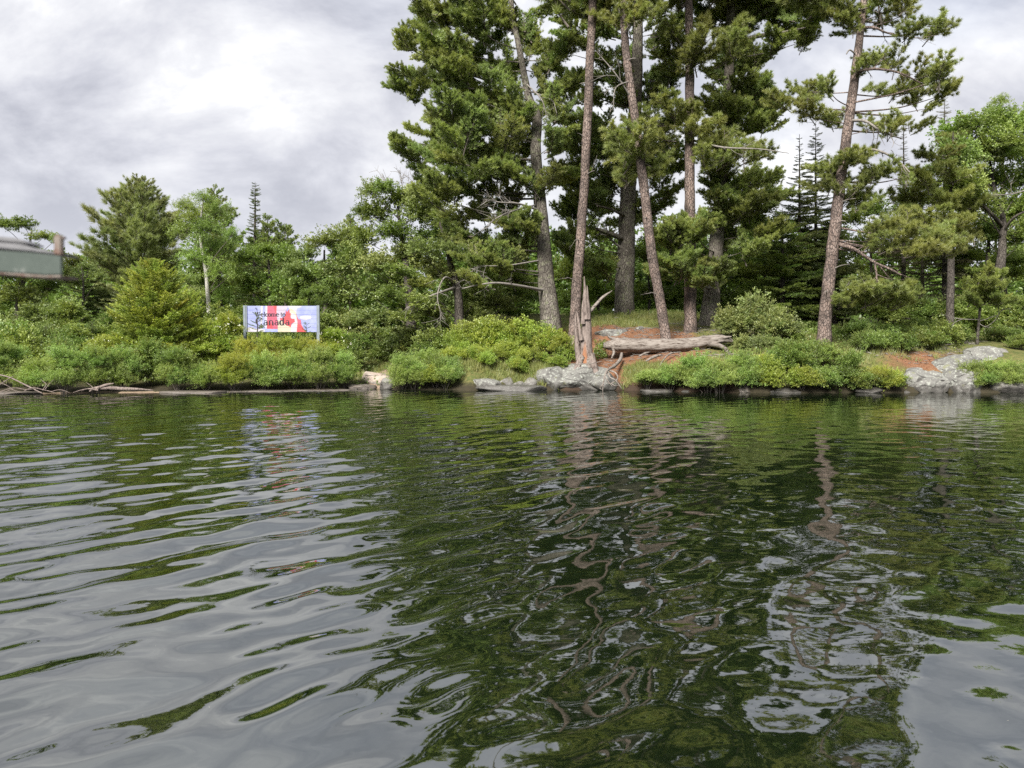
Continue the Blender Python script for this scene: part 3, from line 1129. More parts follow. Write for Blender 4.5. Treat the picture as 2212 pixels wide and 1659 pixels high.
# ================================================================== the tall pines on the point
G_PINE = 'tall pines on the rocky point'
A = Tree('white_pine', 'big grey barked white pine with long spreading boughs, standing left of the broken snag', 'pine tree',
         [(1189, 697, .43), (1180, 600, .33), (1172, 500, .27), (1163, 400, .24), (1157, 320, .21), (1160, 255, .19), (1143, 212, .15), (1128, 140, .12), (1113, 60, .10), (1104, 0, .09), (1092, -150, .06), (1085, -330, .02)], 31, 'bark_white', G_PINE)
A.pads([(913, 23, 46, 26), (973, 29, 55, 30), (947, 62, 50, 26), (1025, 60, 58, 33, 'f'), (868, 99, 34, 24), (916, 128, 50, 24), (885, 168, 38, 20), (880, 204, 34, 18), (934, 172, 45, 34), (981, 146, 45, 34, 'f'),
        (991, 195, 48, 36, 'f'), (1043, 161, 42, 38, 'f'), (1038, 99, 55, 30), (1142, 52, 46, 32), (1158, 91, 45, 30), (1090, 138, 40, 24), (1181, 156, 52, 28), (1194, 190, 50, 34), (955, 234, 50, 32), (999, 255, 55, 36, 'f'),
        (1059, 213, 50, 38, 'f'), (1064, 281, 46, 46, 'f'), (1111, 250, 36, 34, 'f'), (1142, 246, 36, 30), (934, 281, 48, 32), (986, 286, 55, 36, 'f'), (887, 305, 32, 16), (895, 331, 38, 20), (939, 325, 48, 28), (1012, 325, 55, 32),
        (1064, 330, 40, 26), (934, 388, 42, 32), (960, 411, 48, 28), (1124, 372, 52, 32, 'f'), (1155, 388, 46, 26, 'f'), (1090, 420, 45, 15), (1196, 312, 38, 22), (1107, 489, 46, 22, 'f'), (1150, 492, 48, 22, 'f'), (1021, 518, 44, 18), (1064, 530, 50, 24),
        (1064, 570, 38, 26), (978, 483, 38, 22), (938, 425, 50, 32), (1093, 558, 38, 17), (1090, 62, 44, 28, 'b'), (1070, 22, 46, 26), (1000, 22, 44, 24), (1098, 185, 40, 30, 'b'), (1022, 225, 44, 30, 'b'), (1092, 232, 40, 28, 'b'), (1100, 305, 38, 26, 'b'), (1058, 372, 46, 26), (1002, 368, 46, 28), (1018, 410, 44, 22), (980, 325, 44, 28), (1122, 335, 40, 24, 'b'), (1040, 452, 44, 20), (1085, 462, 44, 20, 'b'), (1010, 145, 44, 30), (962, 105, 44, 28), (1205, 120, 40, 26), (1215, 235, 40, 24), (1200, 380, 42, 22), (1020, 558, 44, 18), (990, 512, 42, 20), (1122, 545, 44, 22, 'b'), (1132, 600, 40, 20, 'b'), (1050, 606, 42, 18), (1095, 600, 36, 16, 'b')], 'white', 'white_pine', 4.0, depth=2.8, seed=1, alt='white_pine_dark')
A.above(-300, 180, 'white', 'white_pine', 3, step=60, seed=1)

CP = Tree('white_pine', 'thick trunked white pine standing at the back of the clearing with dark lower limbs', 'pine tree',
          [(1348, 682, .50), (1350, 600, .44), (1354, 500, .40), (1358, 400, .36), (1366, 300, .33), (1374, 200, .29), (1377, 100, .25), (1378, 0, .2), (1378, -150, .12), (1378, -330, .03)], 38, 'bark_white', G_PINE)
CP.pads([(1240, 70, 45, 22), (1258, 102, 38, 18), (1225, 170, 42, 20), (1250, 203, 38, 24), (1302, 165, 38, 22), (1303, 128, 30, 18), (1340, 45, 50, 26), (1405, 40, 48, 30), (1432, 62, 50, 26), (1422, 115, 34, 16), (1330, 225, 42, 20), (1288, 215, 38, 18),
         (1240, 262, 40, 20), (1250, 310, 42, 20), (1290, 332, 42, 26), (1330, 335, 46, 28), (1402, 190, 44, 18), (1432, 215, 46, 18), (1288, 255, 38, 14), (1240, 350, 38, 20), (1330, 400, 46, 22), (1300, 420, 56, 20), (1402, 330, 40, 22),
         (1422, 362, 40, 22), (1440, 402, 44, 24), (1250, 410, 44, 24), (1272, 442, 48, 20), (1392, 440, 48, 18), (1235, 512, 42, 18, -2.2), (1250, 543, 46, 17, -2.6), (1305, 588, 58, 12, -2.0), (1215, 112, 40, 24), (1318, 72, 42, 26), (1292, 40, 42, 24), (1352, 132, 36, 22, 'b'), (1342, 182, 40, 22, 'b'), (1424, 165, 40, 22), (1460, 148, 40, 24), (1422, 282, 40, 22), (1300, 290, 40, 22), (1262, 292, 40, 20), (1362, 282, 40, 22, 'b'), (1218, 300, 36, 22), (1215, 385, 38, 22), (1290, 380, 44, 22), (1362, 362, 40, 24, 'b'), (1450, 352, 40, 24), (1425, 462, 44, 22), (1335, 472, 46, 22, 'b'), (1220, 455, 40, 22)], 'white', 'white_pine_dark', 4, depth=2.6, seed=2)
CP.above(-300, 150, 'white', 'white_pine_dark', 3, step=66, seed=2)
CP.limb([CP.stem(at(0, 520, 38).z), at(1305, 500, 36.6), at(1262, 488, 35.6)], .15, .05, seed=3, twigs=6)
CP.limb([CP.stem(at(0, 470, 38).z), at(1320, 452, 36.5), at(1290, 445, 35.5)], .09, .03, seed=4, twigs=4)
CP.limb([CP.stem(at(0, 545, 38).z), at(1322, 520, 37.3), at(1308, 505, 37)], .07, .03, 'dead_branch', 'dead', 4, 5)

B = Tree('red_pine', 'slim pinkish red pine growing directly behind the broken snag', 'pine tree',
         [(1240, 722, .225), (1245, 640, .20), (1252, 545, .185), (1259, 450, .175), (1266, 330, .17), (1271, 220, .165), (1276, 100, .155), (1281, 0, .145), (1288, -150, .10), (1292, -300, .03)], 30, 'bark_red', G_PINE)
B.pads([(1262, 22, 40, 24, 'b'), (1300, 30, 36, 20), (1235, 12, 40, 22)], 'red', 'white_pine', 4, seed=4)
B.above(-290, 110, 'red', 'red_pine', 4, step=62, seed=4)

D = Tree('red_pine', 'slender leaning red pine with a bare trunk rising behind the middle of the fallen log', 'pine tree',
         [(1438, 730, .20), (1428, 660, .185), (1413, 580, .18), (1403, 510, .175), (1394, 430, .17), (1384, 350, .165), (1374, 270, .16), (1362, 190, .15), (1352, 110, .14), (1348, 50, .13), (1345, -40, .11), (1340, -160, .07), (1336, -280, .02)], 29, 'bark_red', G_PINE)
D.pads([(1352, 32, 38, 22, 'f'), (1328, 44, 36, 16), (1385, 30, 36, 18), (1368, 306, 46, 20, 'f'), (1400, 322, 38, 20, 'f'), (1345, 336, 44, 22, 'b'), (1402, 372, 40, 18, 'b'), (1340, 385, 40, 18, 'b')], 'red', 'red_pine', 4, seed=5)
D.above(-280, 100, 'red', 'red_pine', 4, step=62, seed=5)
D.limb([D.stem(at(0, 215, 29).z), at(1330, 160, 28.6), at(1290, 113, 28.6)], .035, .012, 'dead_branch', 'dead', 5, 8)
D.limb([D.stem(at(0, 175, 29).z), at(1330, 190, 28.4), at(1325, 232, 28.3)], .028, .010, 'dead_branch', 'dead', 4, 9)

E = Tree('red_pine', 'upright reddish pine with tufted boughs close beside the dark white pine trunk', 'pine tree',
         [(1492, 722, .265), (1491, 640, .235), (1491, 540, .215), (1490, 440, .20), (1490, 330, .19), (1490, 220, .18), (1489, 110, .16), (1488, 0, .14), (1487, -150, .09), (1486, -300, .02)], 31, 'bark_red', G_PINE)
E.pads([(1478, 82, 48, 22, 'f'), (1520, 100, 60, 30, 'f'), (1562, 112, 48, 26), (1592, 96, 30, 18), (1447, 132, 36, 18), (1505, 130, 50, 20, 'f'), (1440, 243, 52, 17, 'f'), (1478, 256, 44, 18, 'f'), (1392, 268, 36, 16), (1500, 282, 44, 16, 'f'),
        (1430, 300, 44, 18), (1535, 318, 46, 20), (1580, 335, 50, 20), (1628, 335, 44, 18), (1545, 350, 50, 16, 'f')], 'red', 'red_pine', 4, seed=6)
E.above(-300, 110, 'red', 'red_pine', 4, step=62, seed=6)
E.limb([E.stem(at(0, 300, 31).z), at(1560, 318, 30), at(1640, 322, 29.5), at(1705, 331, 29.3)], .05, .012, 'dead_branch', 'dead', 5, 12)

F = Tree('white_pine', 'dark furrowed white pine whose layered green boughs reach out over the fallen log', 'pine tree',
         [(1529, 707, .40), (1537, 640, .34), (1545, 560, .30), (1552, 470, .27), (1560, 380, .25), (1568, 280, .22), (1574, 180, .20), (1577, 90, .18), (1578, 0, .15), (1578, -150, .10), (1578, -320, .03)], 33, 'bark_white', G_PINE)
F.pads([(1570, 152, 56, 26), (1620, 140, 42, 22), (1645, 130, 24, 17), (1560, 182, 48, 26), (1592, 210, 55, 30, 'f'), (1602, 242, 58, 32, 'f'), (1640, 250, 44, 28), (1560, 242, 48, 28, 'f'), (1650, 218, 32, 20), (1660, 264, 28, 16), (1600, 282, 56, 16),
        (1570, 390, 56, 30, 'f'), (1612, 400, 52, 30, 'f'), (1652, 410, 42, 26), (1678, 421, 22, 16), (1560, 440, 46, 24, 'f'), (1602, 452, 56, 26, 'f'), (1640, 450, 40, 20), (1590, 482, 48, 20), (1640, 500, 42, 22), (1582, 520, 46, 24), (1622, 538, 42, 22),
        (1450, 512, 48, 20, -3.0), (1480, 505, 52, 22, -3.4), (1500, 500, 44, 18, -2.8), (1462, 576, 46, 20, -3.4), (1490, 592, 48, 20, -3.2), (1513, 607, 26, 15, -3.0), (1436, 592, 34, 14, -3.0), (1550, 588, 36, 22, -1.8), (1550, 486, 36, 22, 'f'),
        (1548, 39, 56, 32), (1595, 60, 38, 24), (1613, 28, 48, 24), (1640, 36, 54, 28), (1692, 26, 56, 28), (1704, 54, 46, 22), (1730, 49, 46, 24), (1742, 88, 22, 12), (1770, 16, 42, 16), (1680, 93, 32, 12), (1660, 10, 60, 20)], 'white', 'white_pine', 5, depth=2.8, seed=7, alt='white_pine_dark')
F.above(-300, 150, 'white', 'white_pine', 2, step=70, seed=7)
F.limb([F.stem(at(0, 110, 33).z), at(1622, 82, 31.8), at(1690, 70, 31.2), at(1740, 60, 31)], .12, .03, seed=15)

Gp = Tree('red_pine', 'tall red pine with flaking pink bark and open crooked limbs beside the knoll', 'pine tree',
          [(1780, 720, .245), (1787, 640, .225), (1797, 550, .21), (1806, 470, .20), (1817, 380, .185), (1828, 300, .175), (1842, 200, .16), (1852, 120, .14), (1862, 40, .12), (1868, -40, .10), (1872, -150, .06), (1875, -260, .02)], 28, 'bark_red', G_PINE)
Gp.pads([(1842, 17, 38, 18, 'f'), (1818, 34, 38, 22), (1828, 64, 30, 18), (1872, 43, 32, 24), (1922, 17, 56, 16), (1971, 23, 42, 22), (1928, 49, 38, 10), (2014, 69, 34, 18), (1971, 77, 44, 9), (1899, 126, 34, 12), (1943, 132, 40, 13), (1985, 155, 52, 17), (2043, 166, 34, 20),
         (1854, 143, 24, 14, 'f'), (1900, 200, 40, 15), (1942, 200, 45, 15), (1985, 212, 38, 16), (2037, 206, 24, 16), (2000, 235, 18, 8), (1785, 189, 32, 10), (1742, 195, 38, 17), (1728, 226, 42, 20), (1693, 223, 32, 16), (1742, 252, 38, 18), (1799, 243, 32, 18),
         (1785, 275, 32, 14), (1888, 275, 34, 12), (1937, 278, 34, 12), (1971, 275, 30, 12), (1819, 355, 42, 15, 'f'), (1857, 349, 34, 12), (1785, 378, 42, 18), (1825, 395, 46, 18, 'f'), (1865, 381, 34, 14), (1900, 381, 40, 10), (1965, 381, 34, 8),
         (1779, 407, 42, 18), (1828, 430, 42, 18, 'b'), (1857, 447, 42, 20)], 'red', 'red_pine', 3, depth=1.7, seed=8)
Gp.pads([(1889, 508, 30, 18, -.8), (1928, 518, 40, 20, -1.), (1967, 499, 44, 20, -.6), (2006, 506, 44, 18, -.4), (2019, 535, 44, 20, -.9), (2056, 540, 34, 18, -.6), (1980, 541, 44, 20, -1.2), (1850, 640, 44, 16, -.6), (1889, 640, 48, 16, -.8), (1915, 637, 44, 16, -.5), (1824, 654, 24, 12, -.5),
          (1941, 652, 44, 14, -.4)], 'red', 'red_pine', 4, rise=-.12, seed=9)
Gp.above(-250, 120, 'red', 'red_pine', 2, step=80, seed=8)
Gp.limb([at(1808, 527, 28), at(1832, 533, 27.6), at(1852, 542, 27.4), at(1889, 567, 27.2), at(1920, 580, 27.1), at(1947, 594, 27.0)], .085, .03, 'crooked_limb', None, 7, 21)
Gp.limb([at(1889, 567, 27.2), at(1893, 590, 27.2), at(1896, 616, 27.2)], .045, .02, 'crooked_limb', None, 5, 22)
Gp.limb([Gp.stem(at(0, 165, 28).z), at(1863, 152, 27.5), at(1898, 149, 27.2), at(1945, 158, 27.0), at(1990, 180, 27)], .07, .02, seed=23, twigs=6)
Gp.limb([Gp.stem(at(0, 260, 28).z), at(1870, 262, 27.5), at(1905, 285, 27.2), at(1950, 300, 27.)], .06, .02, 'dead_branch', 'dead', 7, 24)
Gp.limb([Gp.stem(at(0, 335, 28).z), at(1868, 322, 27.6), at(1910, 330, 27.4), at(1945, 352, 27.2), at(1965, 372, 27)], .06, .02, 'dead_branch', 'dead', 8, 25)
Gp.limb([Gp.stem(at(0, 120, 28).z), at(1836, 108, 27.8), at(1828, 117, 27.8)], .035, .02, 'dead_branch', 'dead', 0, 26)
Gp.limb([Gp.stem(at(0, 60, 28).z), at(1890, 60, 27.6), at(1920, 72, 27.4), at(1980, 82, 27.2)], .06, .015, seed=27, twigs=7)
for T_, rows in ((B, (610, 520, 380, 300, 180)), (D, (640, 560, 470, 420, 130)), (E, (600, 420, 180)), (Gp, (640, 585, 480, 440, 395))):
    rs_ = np.random.RandomState(int(T_.base.x * 10) + 50)
    for k, row in enumerate(rows):
        a_ = T_.stem(at(0, row, T_.Y).z)
        th_ = rs_.uniform(-2.9, -.2)
        d_ = Vector((math.cos(th_), math.sin(th_), rs_.uniform(-.2, .5))).normalized()
        l_ = rs_.uniform(.28, .7)
        T_.limb([a_, a_ + d_ * l_ * .6, a_ + d_ * l_ + Vector((0, 0, -.08 * l_))], .028, .010, 'branch_stub', 'dead', 1 if l_ > .5 else 0, 300 + k, 5)
# dead wood on the white pine
A.limb([A.stem(at(0, 628, 31).z), at(1120, 617, 29.6), at(1072, 611, 29.0), at(1030, 616, 28.8), at(998, 624, 28.7)], .065, .012, 'dead_branch', 'dead', 9, 31)
A.limb([A.stem(at(0, 455, 31).z), at(1120, 440, 29.8), at(1080, 437, 29.3), at(1046, 430, 29)], .05, .012, 'dead_branch', 'dead', 14, 32)
A.limb([A.stem(at(0, 440, 31).z), at(1110, 455, 29.8), at(1075, 470, 29.4), at(1052, 486, 29.2)], .04, .01, 'dead_branch', 'dead', 14, 33)
A.limb([A.stem(at(0, 560, 31).z), at(1100, 573, 30.1), at(1050, 575, 29.6), at(1012, 582, 29.5)], .035, .01, 'dead_branch', 'dead', 6, 34)
A.limb([A.stem(at(0, 180, 31).z), at(1170, 215, 29.8), at(1181, 255, 29.5)], .03, .01, 'dead_branch', 'dead', 4, 35)
A.limb([A.stem(at(0, 195, 31).z), at(1190, 215, 29.7), at(1203, 245, 29.5)], .028, .01, 'dead_branch', 'dead', 5, 36)

# ================================================================== left and middle woods
LP = Tree('white_pine', 'young white pine with a pointed top and upswept boughs standing left of the birch', 'pine tree',
          [(298, 735, .20), (300, 600, .16), (303, 500, .10), (305, 430, .05), (305, 386, .012)], 42, 'bark_dark')
LP.cone(690, [(386, 4), (420, 22), (460, 44), (500, 62), (540, 84), (580, 92), (620, 90), (700, 85)], 'red', 'young_pine', .58, 6, (.24, 1.1), 61, slim=.66)

BI = Tree('birch_tree', 'white barked birch with airy pale green leaves', 'birch tree',
          [(452, 696, .105), (449, 640, .095), (445, 590, .085), (437, 545, .065), (432, 500, .05), (438, 440, .03), (442, 412, .01)], 37, 'bark_birch')
BI.clumps([(402, 450, 30, 26), (440, 430, 28, 22), (470, 462, 32, 32), (400, 500, 38, 36), (450, 500, 46, 38), (490, 540, 24, 30), (418, 560, 42, 36), (472, 590, 36, 34, -.6), (402, 610, 34, 34), (455, 540, 40, 32, 1.0), (500, 510, 20, 26), (430, 470, 40, 34, .8), (505, 590, 26, 36, .8), (415, 640, 32, 28, 1.2), (480, 640, 32, 28, 1.3)],
          'birch', 'birch', 1.4, 1, 62)
BI.limb([BI.stem(at(0, 588, 37).z), at(452, 575, 36.8), at(458, 560, 36.7)], .035, .012, seed=1)

PB = Tree('red_pine', 'dark tufted pine top rising behind the birch', 'pine tree', [(478, 735, .16), (472, 560, .12), (466, 470, .06), (462, 404, .012)], 46, 'bark_dark', 'small dark conifers behind the birch')
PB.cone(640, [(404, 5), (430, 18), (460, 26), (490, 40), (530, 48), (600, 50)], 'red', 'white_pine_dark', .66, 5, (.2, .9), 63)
SP = Tree('black_spruce', 'narrow club topped black spruce poking above the woods', 'spruce tree', [(549, 735, .12), (550, 560, .09), (551, 460, .05), (551, 393, .01)], 46, 'bark_dark', 'small dark conifers behind the birch')
SP.cone(690, [(393, 6), (420, 11), (455, 12), (490, 15), (520, 22), (560, 32), (620, 42)], 'spruce', 'spruce', .30, 6, (-.1, .5), 64)
for nm, lb, pts, prof, sd_ in (
        ('pine_sapling', 'small pine tip just to the side of the black spruce', [(580, 735, .08), (579, 560, .06), (578, 468, .01)], [(468, 5), (490, 16), (520, 24), (570, 28)], 65),
        ('pine_sapling', 'small pine tip over the oak woods behind the sign', [(617, 735, .08), (616, 580, .06), (615, 488, .01)], [(488, 6), (505, 18), (540, 26), (590, 30)], 66),
        ('pine_sapling', 'lone dark pine tip at the edge of the oak crown', [(757, 735, .08), (757, 560, .06), (757, 464, .01)], [(464, 5), (485, 12), (520, 18), (570, 22)], 67)):
    q = Tree(nm, lb, 'pine tree', pts, 46, 'bark_dark', 'small dark conifers behind the birch')
    q.cone(640, prof, 'red', 'white_pine_dark', .5, 5, (.2, .9), sd_)

CD = Tree('white_cedar', 'broad yellow green cedar with a pointed top behind the left shore shrubs', 'cedar tree', [(335, 822, .12), (333, 720, .09), (331, 630, .05), (330, 568, .012)], 28.2, 'bark_dark')
CD.cone(818, [(566, 6), (590, 22), (630, 44), (670, 62), (720, 78), (780, 88), (820, 88)], 'balsam', 'cedar_tree', .205, 9, (.25, 1.25), 68, alt='cedar')
CD2 = Tree('white_cedar', 'smaller yellow green cedar leaning beside the broad cedar', 'cedar tree', [(410, 800, .08), (409, 700, .06), (408, 636, .01)], 32.2, 'bark_dark')
CD2.cone(790, [(636, 5), (660, 20), (700, 34), (760, 42)], 'balsam', 'cedar_tree', .22, 7, (.3, 1.2), 69)
DS = Tree('black_spruce', 'dark drooping spruce filling the shade between oak and young pine', 'spruce tree', [(182, 770, .08), (182, 680, .05), (181, 600, .022), (181, 566, .006)], 40, 'bark_dark')
DS.cone(765, [(560, 6), (600, 30), (650, 52), (700, 64), (760, 66)], 'spruce', 'spruce', .42, 6, (-.1, .4), 70)
DS2 = Tree('black_spruce', 'dark spruce under the young pine, behind the broad cedar', 'spruce tree', [(262, 770, .13), (261, 700, .1), (260, 630, .02)], 39, 'bark_dark')
DS2.cone(765, [(630, 8), (660, 36), (700, 52), (760, 56)], 'spruce', 'young_pine', .45, 6, (-.05, .5), 71)
BF = Tree('balsam_fir', 'little bluish green fir sapling in front of the dark spruce', 'fir tree', [(201, 790, .05), (200, 740, .035), (199, 698, .008)], 31, 'bark_dark')
BF.cone(790, [(698, 4), (715, 12), (740, 22), (785, 30)], 'balsam', 'balsam', .24, 6, (.1, .9), 72)

G_OAK = 'oaks along the shore woods'
O1 = Tree('oak_tree', 'spreading oak at the edge of the frame below the rusty boat rail', 'oak tree', [(36, 800, .22), (38, 700, .18), (46, 620, .13), (60, 560, .08), (68, 500, .03)], 36, 'bark_dark', G_OAK)
O1.clumps([(8, 490, 34, 20), (50, 490, 32, 20), (92, 515, 28, 17), (118, 520, 16, 15), (18, 600, 48, 32), (80, 592, 44, 28), (105, 625, 36, 28), (42, 650, 52, 38), (92, 690, 56, 38), (20, 720, 50, 40), (100, 738, 46, 32), (-30, 560, 40, 36), (-40, 660, 50, 44), (55, 540, 30, 14), (50, 760, 55, 34), (140, 700, 34, 34)], 'oak', 'oak', 1.8, 1, 73, 'oak_pale')
O2 = Tree('oak_tree', 'thin oak crown showing sky behind the rusty rail end', 'oak tree', [(176, 790, .07), (177, 690, .055), (180, 620, .035), (176, 575, .012)], 38, 'bark_dark', G_OAK)
O2.clumps([(160, 570, 30, 20), (190, 582, 26, 16), (214, 602, 22, 17), (152, 612, 36, 26), (138, 590, 22, 16)], 'oak', 'oak_pale', 1.2, 1, 74)
O3 = Tree('oak_tree', 'rounded oak standing behind the sign', 'oak tree', [(705, 760, .2), (704, 690, .16), (702, 600, .1), (700, 540, .03)], 37, 'bark_dark', G_OAK)
O3.clumps([(660, 560, 42, 32), (700, 530, 42, 28), (742, 520, 38, 32), (680, 610, 52, 38), (732, 590, 48, 38), (650, 640, 48, 34), (722, 650, 50, 38), (765, 640, 46, 38), (700, 700, 50, 34), (640, 590, 34, 28), (760, 570, 40, 36), (750, 700, 44, 34)], 'oak', 'oak', 1.8, 1, 75, 'oak_pale')
O4 = Tree('oak_tree', 'large oak with bare grey twigs at its top next to the pine boughs', 'oak tree', [(890, 770, .26), (888, 690, .22), (880, 600, .16), (866, 500, .09), (856, 420, .03)], 35, 'bark_dark', G_OAK)
O4.clumps([(800, 420, 34, 26), (832, 412, 34, 24), (862, 440, 44, 36), (808, 470, 48, 36), (788, 520, 46, 38), (850, 510, 50, 40), (902, 470, 46, 42), (882, 560, 50, 38), (820, 580, 50, 40), (772, 570, 40, 36), (935, 520, 44, 38), (925, 580, 46, 38), (915, 430, 40, 34), (780, 460, 22, 20), (950, 470, 44, 40, 1.2), (860, 620, 54, 36, 1.0), (800, 640, 50, 40, 1.0)], 'oak', 'oak', 2.2, 1, 76, 'oak_pale')
for i, (a, b, c) in enumerate((((872, 430), (868, 395), (862, 368)), ((880, 430), (890, 395), (905, 365)), ((850, 430), (835, 400), (822, 380)), ((885, 425), (905, 400), (925, 380)))):
    O4.limb([at(*a, 35), at(*b, 35.2), at(*c, 35.3)], .03, .008, 'bare_branch', 'dead', 9, 80 + i)
O5 = Tree('oak_tree', 'low oak with pale arching boughs hanging toward the water by the sandy landing', 'oak tree', [(992, 700, .21), (990, 640, .17), (978, 590, .13), (966, 540, .09), (950, 480, .04)], 32, 'bark_dark', G_OAK)
O5.clumps([(860, 590, 48, 20, -1.2), (905, 620, 42, 22, -1.0), (842, 640, 48, 22, -1.4), (872, 690, 50, 24, -1.2), (930, 680, 44, 28, -.8), (812, 690, 46, 28, -1.2), (950, 600, 42, 30), (962, 540, 42, 30), (912, 545, 44, 26, -1.0), (985, 620, 36, 34, .8), (900, 655, 46, 24, -1.6), (1020, 650, 42, 36, 1.4), (960, 660, 40, 30, .9), (950, 720, 48, 30, .8), (880, 730, 50, 28, .6), (1042, 620, 42, 32, 1.8), (1075, 660, 44, 32, 2.0), (1025, 690, 46, 32, 1.2), (1110, 640, 40, 34, 2.6)], 'oak', 'oak_pale', 1.6, 1, 77, 'oak')
O5.limb([O5.stem(at(0, 620, 32).z), at(945, 634, 30.8), at(900, 652, 30.3), at(875, 668, 30)], .06, .015, 'dead_branch', 'dead', 8, 88)
O5.limb([O5.stem(at(0, 610, 32).z), at(960, 600, 30.8), at(945, 640, 30.4), at(956, 690, 30.3)], .05, .012, 'dead_branch', 'dead', 10, 89)
MH = Tree('hardwood_tree', 'light green hardwood between the birch and the oak behind the sign', 'hardwood tree', [(585, 770, .15), (584, 690, .12), (582, 600, .07), (580, 545, .02)], 39, 'bark_dark')
MH.clumps([(540, 560, 38, 32), (582, 550, 38, 28), (622, 560, 34, 32), (558, 620, 48, 36), (612, 630, 48, 38), (525, 620, 34, 36), (570, 680, 50, 34), (530, 690, 40, 32), (625, 690, 44, 36)], 'maple', 'birch', 1.5, 1, 78, 'maple')
MH2 = Tree('hardwood_sapling', 'bright yellow green hardwood sprig standing up right behind the sign top', 'hardwood tree', [(656, 745, .05), (660, 700, .04), (668, 640, .015)], 33, 'bark_dark')
MH2.clumps([(665, 640, 22, 22), (690, 632, 22, 18), (650, 665, 26, 20), (705, 655, 22, 18)], 'maple', 'maple', .5, 1, 79)

# understory behind the clearing
G_UN = 'young hardwoods behind the clearing'
for lb, cx, top, Y, pads_ in (
        ('leafy young hardwood behind the big grey pine and its dead limb', 1075, 600, 40, [(1040, 620, 46, 34), (1085, 625, 48, 34), (1125, 640, 44, 36), (1060, 665, 48, 34), (1110, 690, 46, 34), (1160, 640, 40, 40), (1020, 680, 40, 36)]),
        ('green hardwood filling the gap between the snag and the thick pine', 1290, 590, 43, [(1290, 520, 44, 34), (1262, 570, 44, 38), (1310, 580, 46, 38), (1225, 600, 44, 40), (1285, 640, 50, 36), (1320, 660, 40, 32), (1230, 660, 44, 36), (1300, 460, 36, 28)]),
        ('sunlit hardwood to the far side of the thick pine trunk', 1400, 570, 43, [(1390, 560, 40, 34), (1430, 600, 44, 38), (1400, 640, 46, 32), (1445, 655, 44, 30), (1420, 530, 36, 30), (1470, 560, 40, 40), (1480, 640, 40, 36), (1385, 480, 34, 28)]),
        ('dim hardwood showing under the boughs of the dark white pine', 1550, 570, 42, [(1520, 560, 42, 38), (1570, 580, 46, 40), (1610, 600, 46, 40), (1540, 640, 46, 38), (1590, 660, 48, 36), (1640, 640, 44, 40), (1520, 490, 38, 32)])):
    q = Tree('hardwood_tree', lb, 'hardwood tree', [(cx, 700, .09), (cx + 3, 640, .07), (cx - 2, top, .02)], Y, 'bark_dark', G_UN)
    q.clumps(pads_, 'maple', 'under', 1.4, 1, int(cx), 'maple')

# spruces right of the clearing
G_SP = 'spruces beyond the red pine'
for lb, ax, ay, ab, Y, prof, kind, mt, sd_ in (
        ('dark slim spruce with a bare spire, nearer the clearing of the pair', 1727, 290, 760, 37, [(290, 3), (330, 9), (380, 18), (430, 38), (500, 66), (560, 88), (640, 96), (740, 96)], 'spruce', 'spruce', 91),
        ('dark slim spruce with the denser spire of the pair', 1762, 270, 760, 38, [(270, 3), (300, 13), (340, 20), (390, 26), (440, 42), (520, 70), (600, 86), (740, 90)], 'spruce', 'spruce', 92),
        ('layered balsam fir with light green lower boughs beside the dark white pine', 1690, 450, 760, 35.5, [(450, 4), (490, 30), (540, 60), (600, 84), (680, 96), (750, 98)], 'balsam', 'under', 93),
        ('half bare spruce with thin brownish twigs behind the crooked limb', 1952, 255, 740, 36, [(255, 2), (320, 8), (380, 16), (440, 26), (520, 36), (620, 48)], 'spruce_thin', 'grey_fir', 94),
        ('greyish lichen hung spruce beside the bright hardwood crown', 2040, 212, 740, 35, [(212, 4), (260, 17), (310, 15), (370, 30), (430, 42), (500, 52), (600, 60)], 'spruce_thin', 'grey_fir', 95),
        ('short dark fir hidden behind the base of the pink barked pine', 1800, 480, 760, 36, [(480, 4), (530, 36), (600, 64), (680, 80), (750, 84)], 'balsam', 'spruce', 96)):
    q = Tree('spruce_tree', lb, 'spruce tree', [(ax, 750, .13), (ax, 600, .10), (ax, (ay + 600) / 2, .055), (ax, ay, .01)], Y, 'bark_dark', G_SP)
    q.cone(ab - 10, prof, kind, mt, .42 if kind != 'spruce_thin' else .34, 6, (-.12, .35), sd_)

G_FI = 'green hardwoods closing the wood on the right'
for lb, cx, top, Y, pads_ in (
        ('green hardwood in the gap between the dark white pine and the paired spires', 1650, 480, 44, [(1600, 480, 40, 30), (1645, 500, 42, 32), (1700, 500, 40, 30), (1620, 560, 46, 36), (1680, 570, 46, 36), (1730, 590, 44, 36), (1650, 640, 50, 38), (1710, 660, 48, 36)]),
        ('green hardwood filling the space right of the pink barked pine', 1880, 470, 40, [(1840, 480, 40, 30), (1885, 462, 40, 30), (1862, 540, 44, 34), (1920, 550, 44, 34), (1905, 505, 40, 30), (1838, 590, 42, 34), (1890, 610, 46, 36), (1800, 520, 40, 34), (1780, 590, 44, 36)]),
        ('green hardwood behind the half bare spruce', 1990, 400, 39, [(1962, 450, 36, 28), (2000, 408, 36, 28), (2040, 440, 38, 30), (1982, 490, 42, 32), (2035, 500, 42, 32), (1960, 560, 44, 34), (2012, 570, 46, 36), (2058, 590, 42, 36), (2020, 370, 26, 22)]),
        ('green hardwood low behind the bright crown at the frame edge', 2150, 420, 38, [(2090, 480, 44, 34), (2150, 500, 46, 36), (2210, 470, 46, 36), (2100, 560, 46, 38), (2170, 570, 46, 38), (2230, 560, 46, 40), (2080, 420, 38, 30), (2260, 480, 46, 40)])):
    q = Tree('hardwood_tree', lb, 'hardwood tree', [(cx, 710, .12), (cx + 3, 620, .09), (cx - 2, top, .02)], Y, 'bark_dark', G_FI)
    q.clumps(pads_, 'maple', 'under', 1.4, 1, int(cx), 'oak')

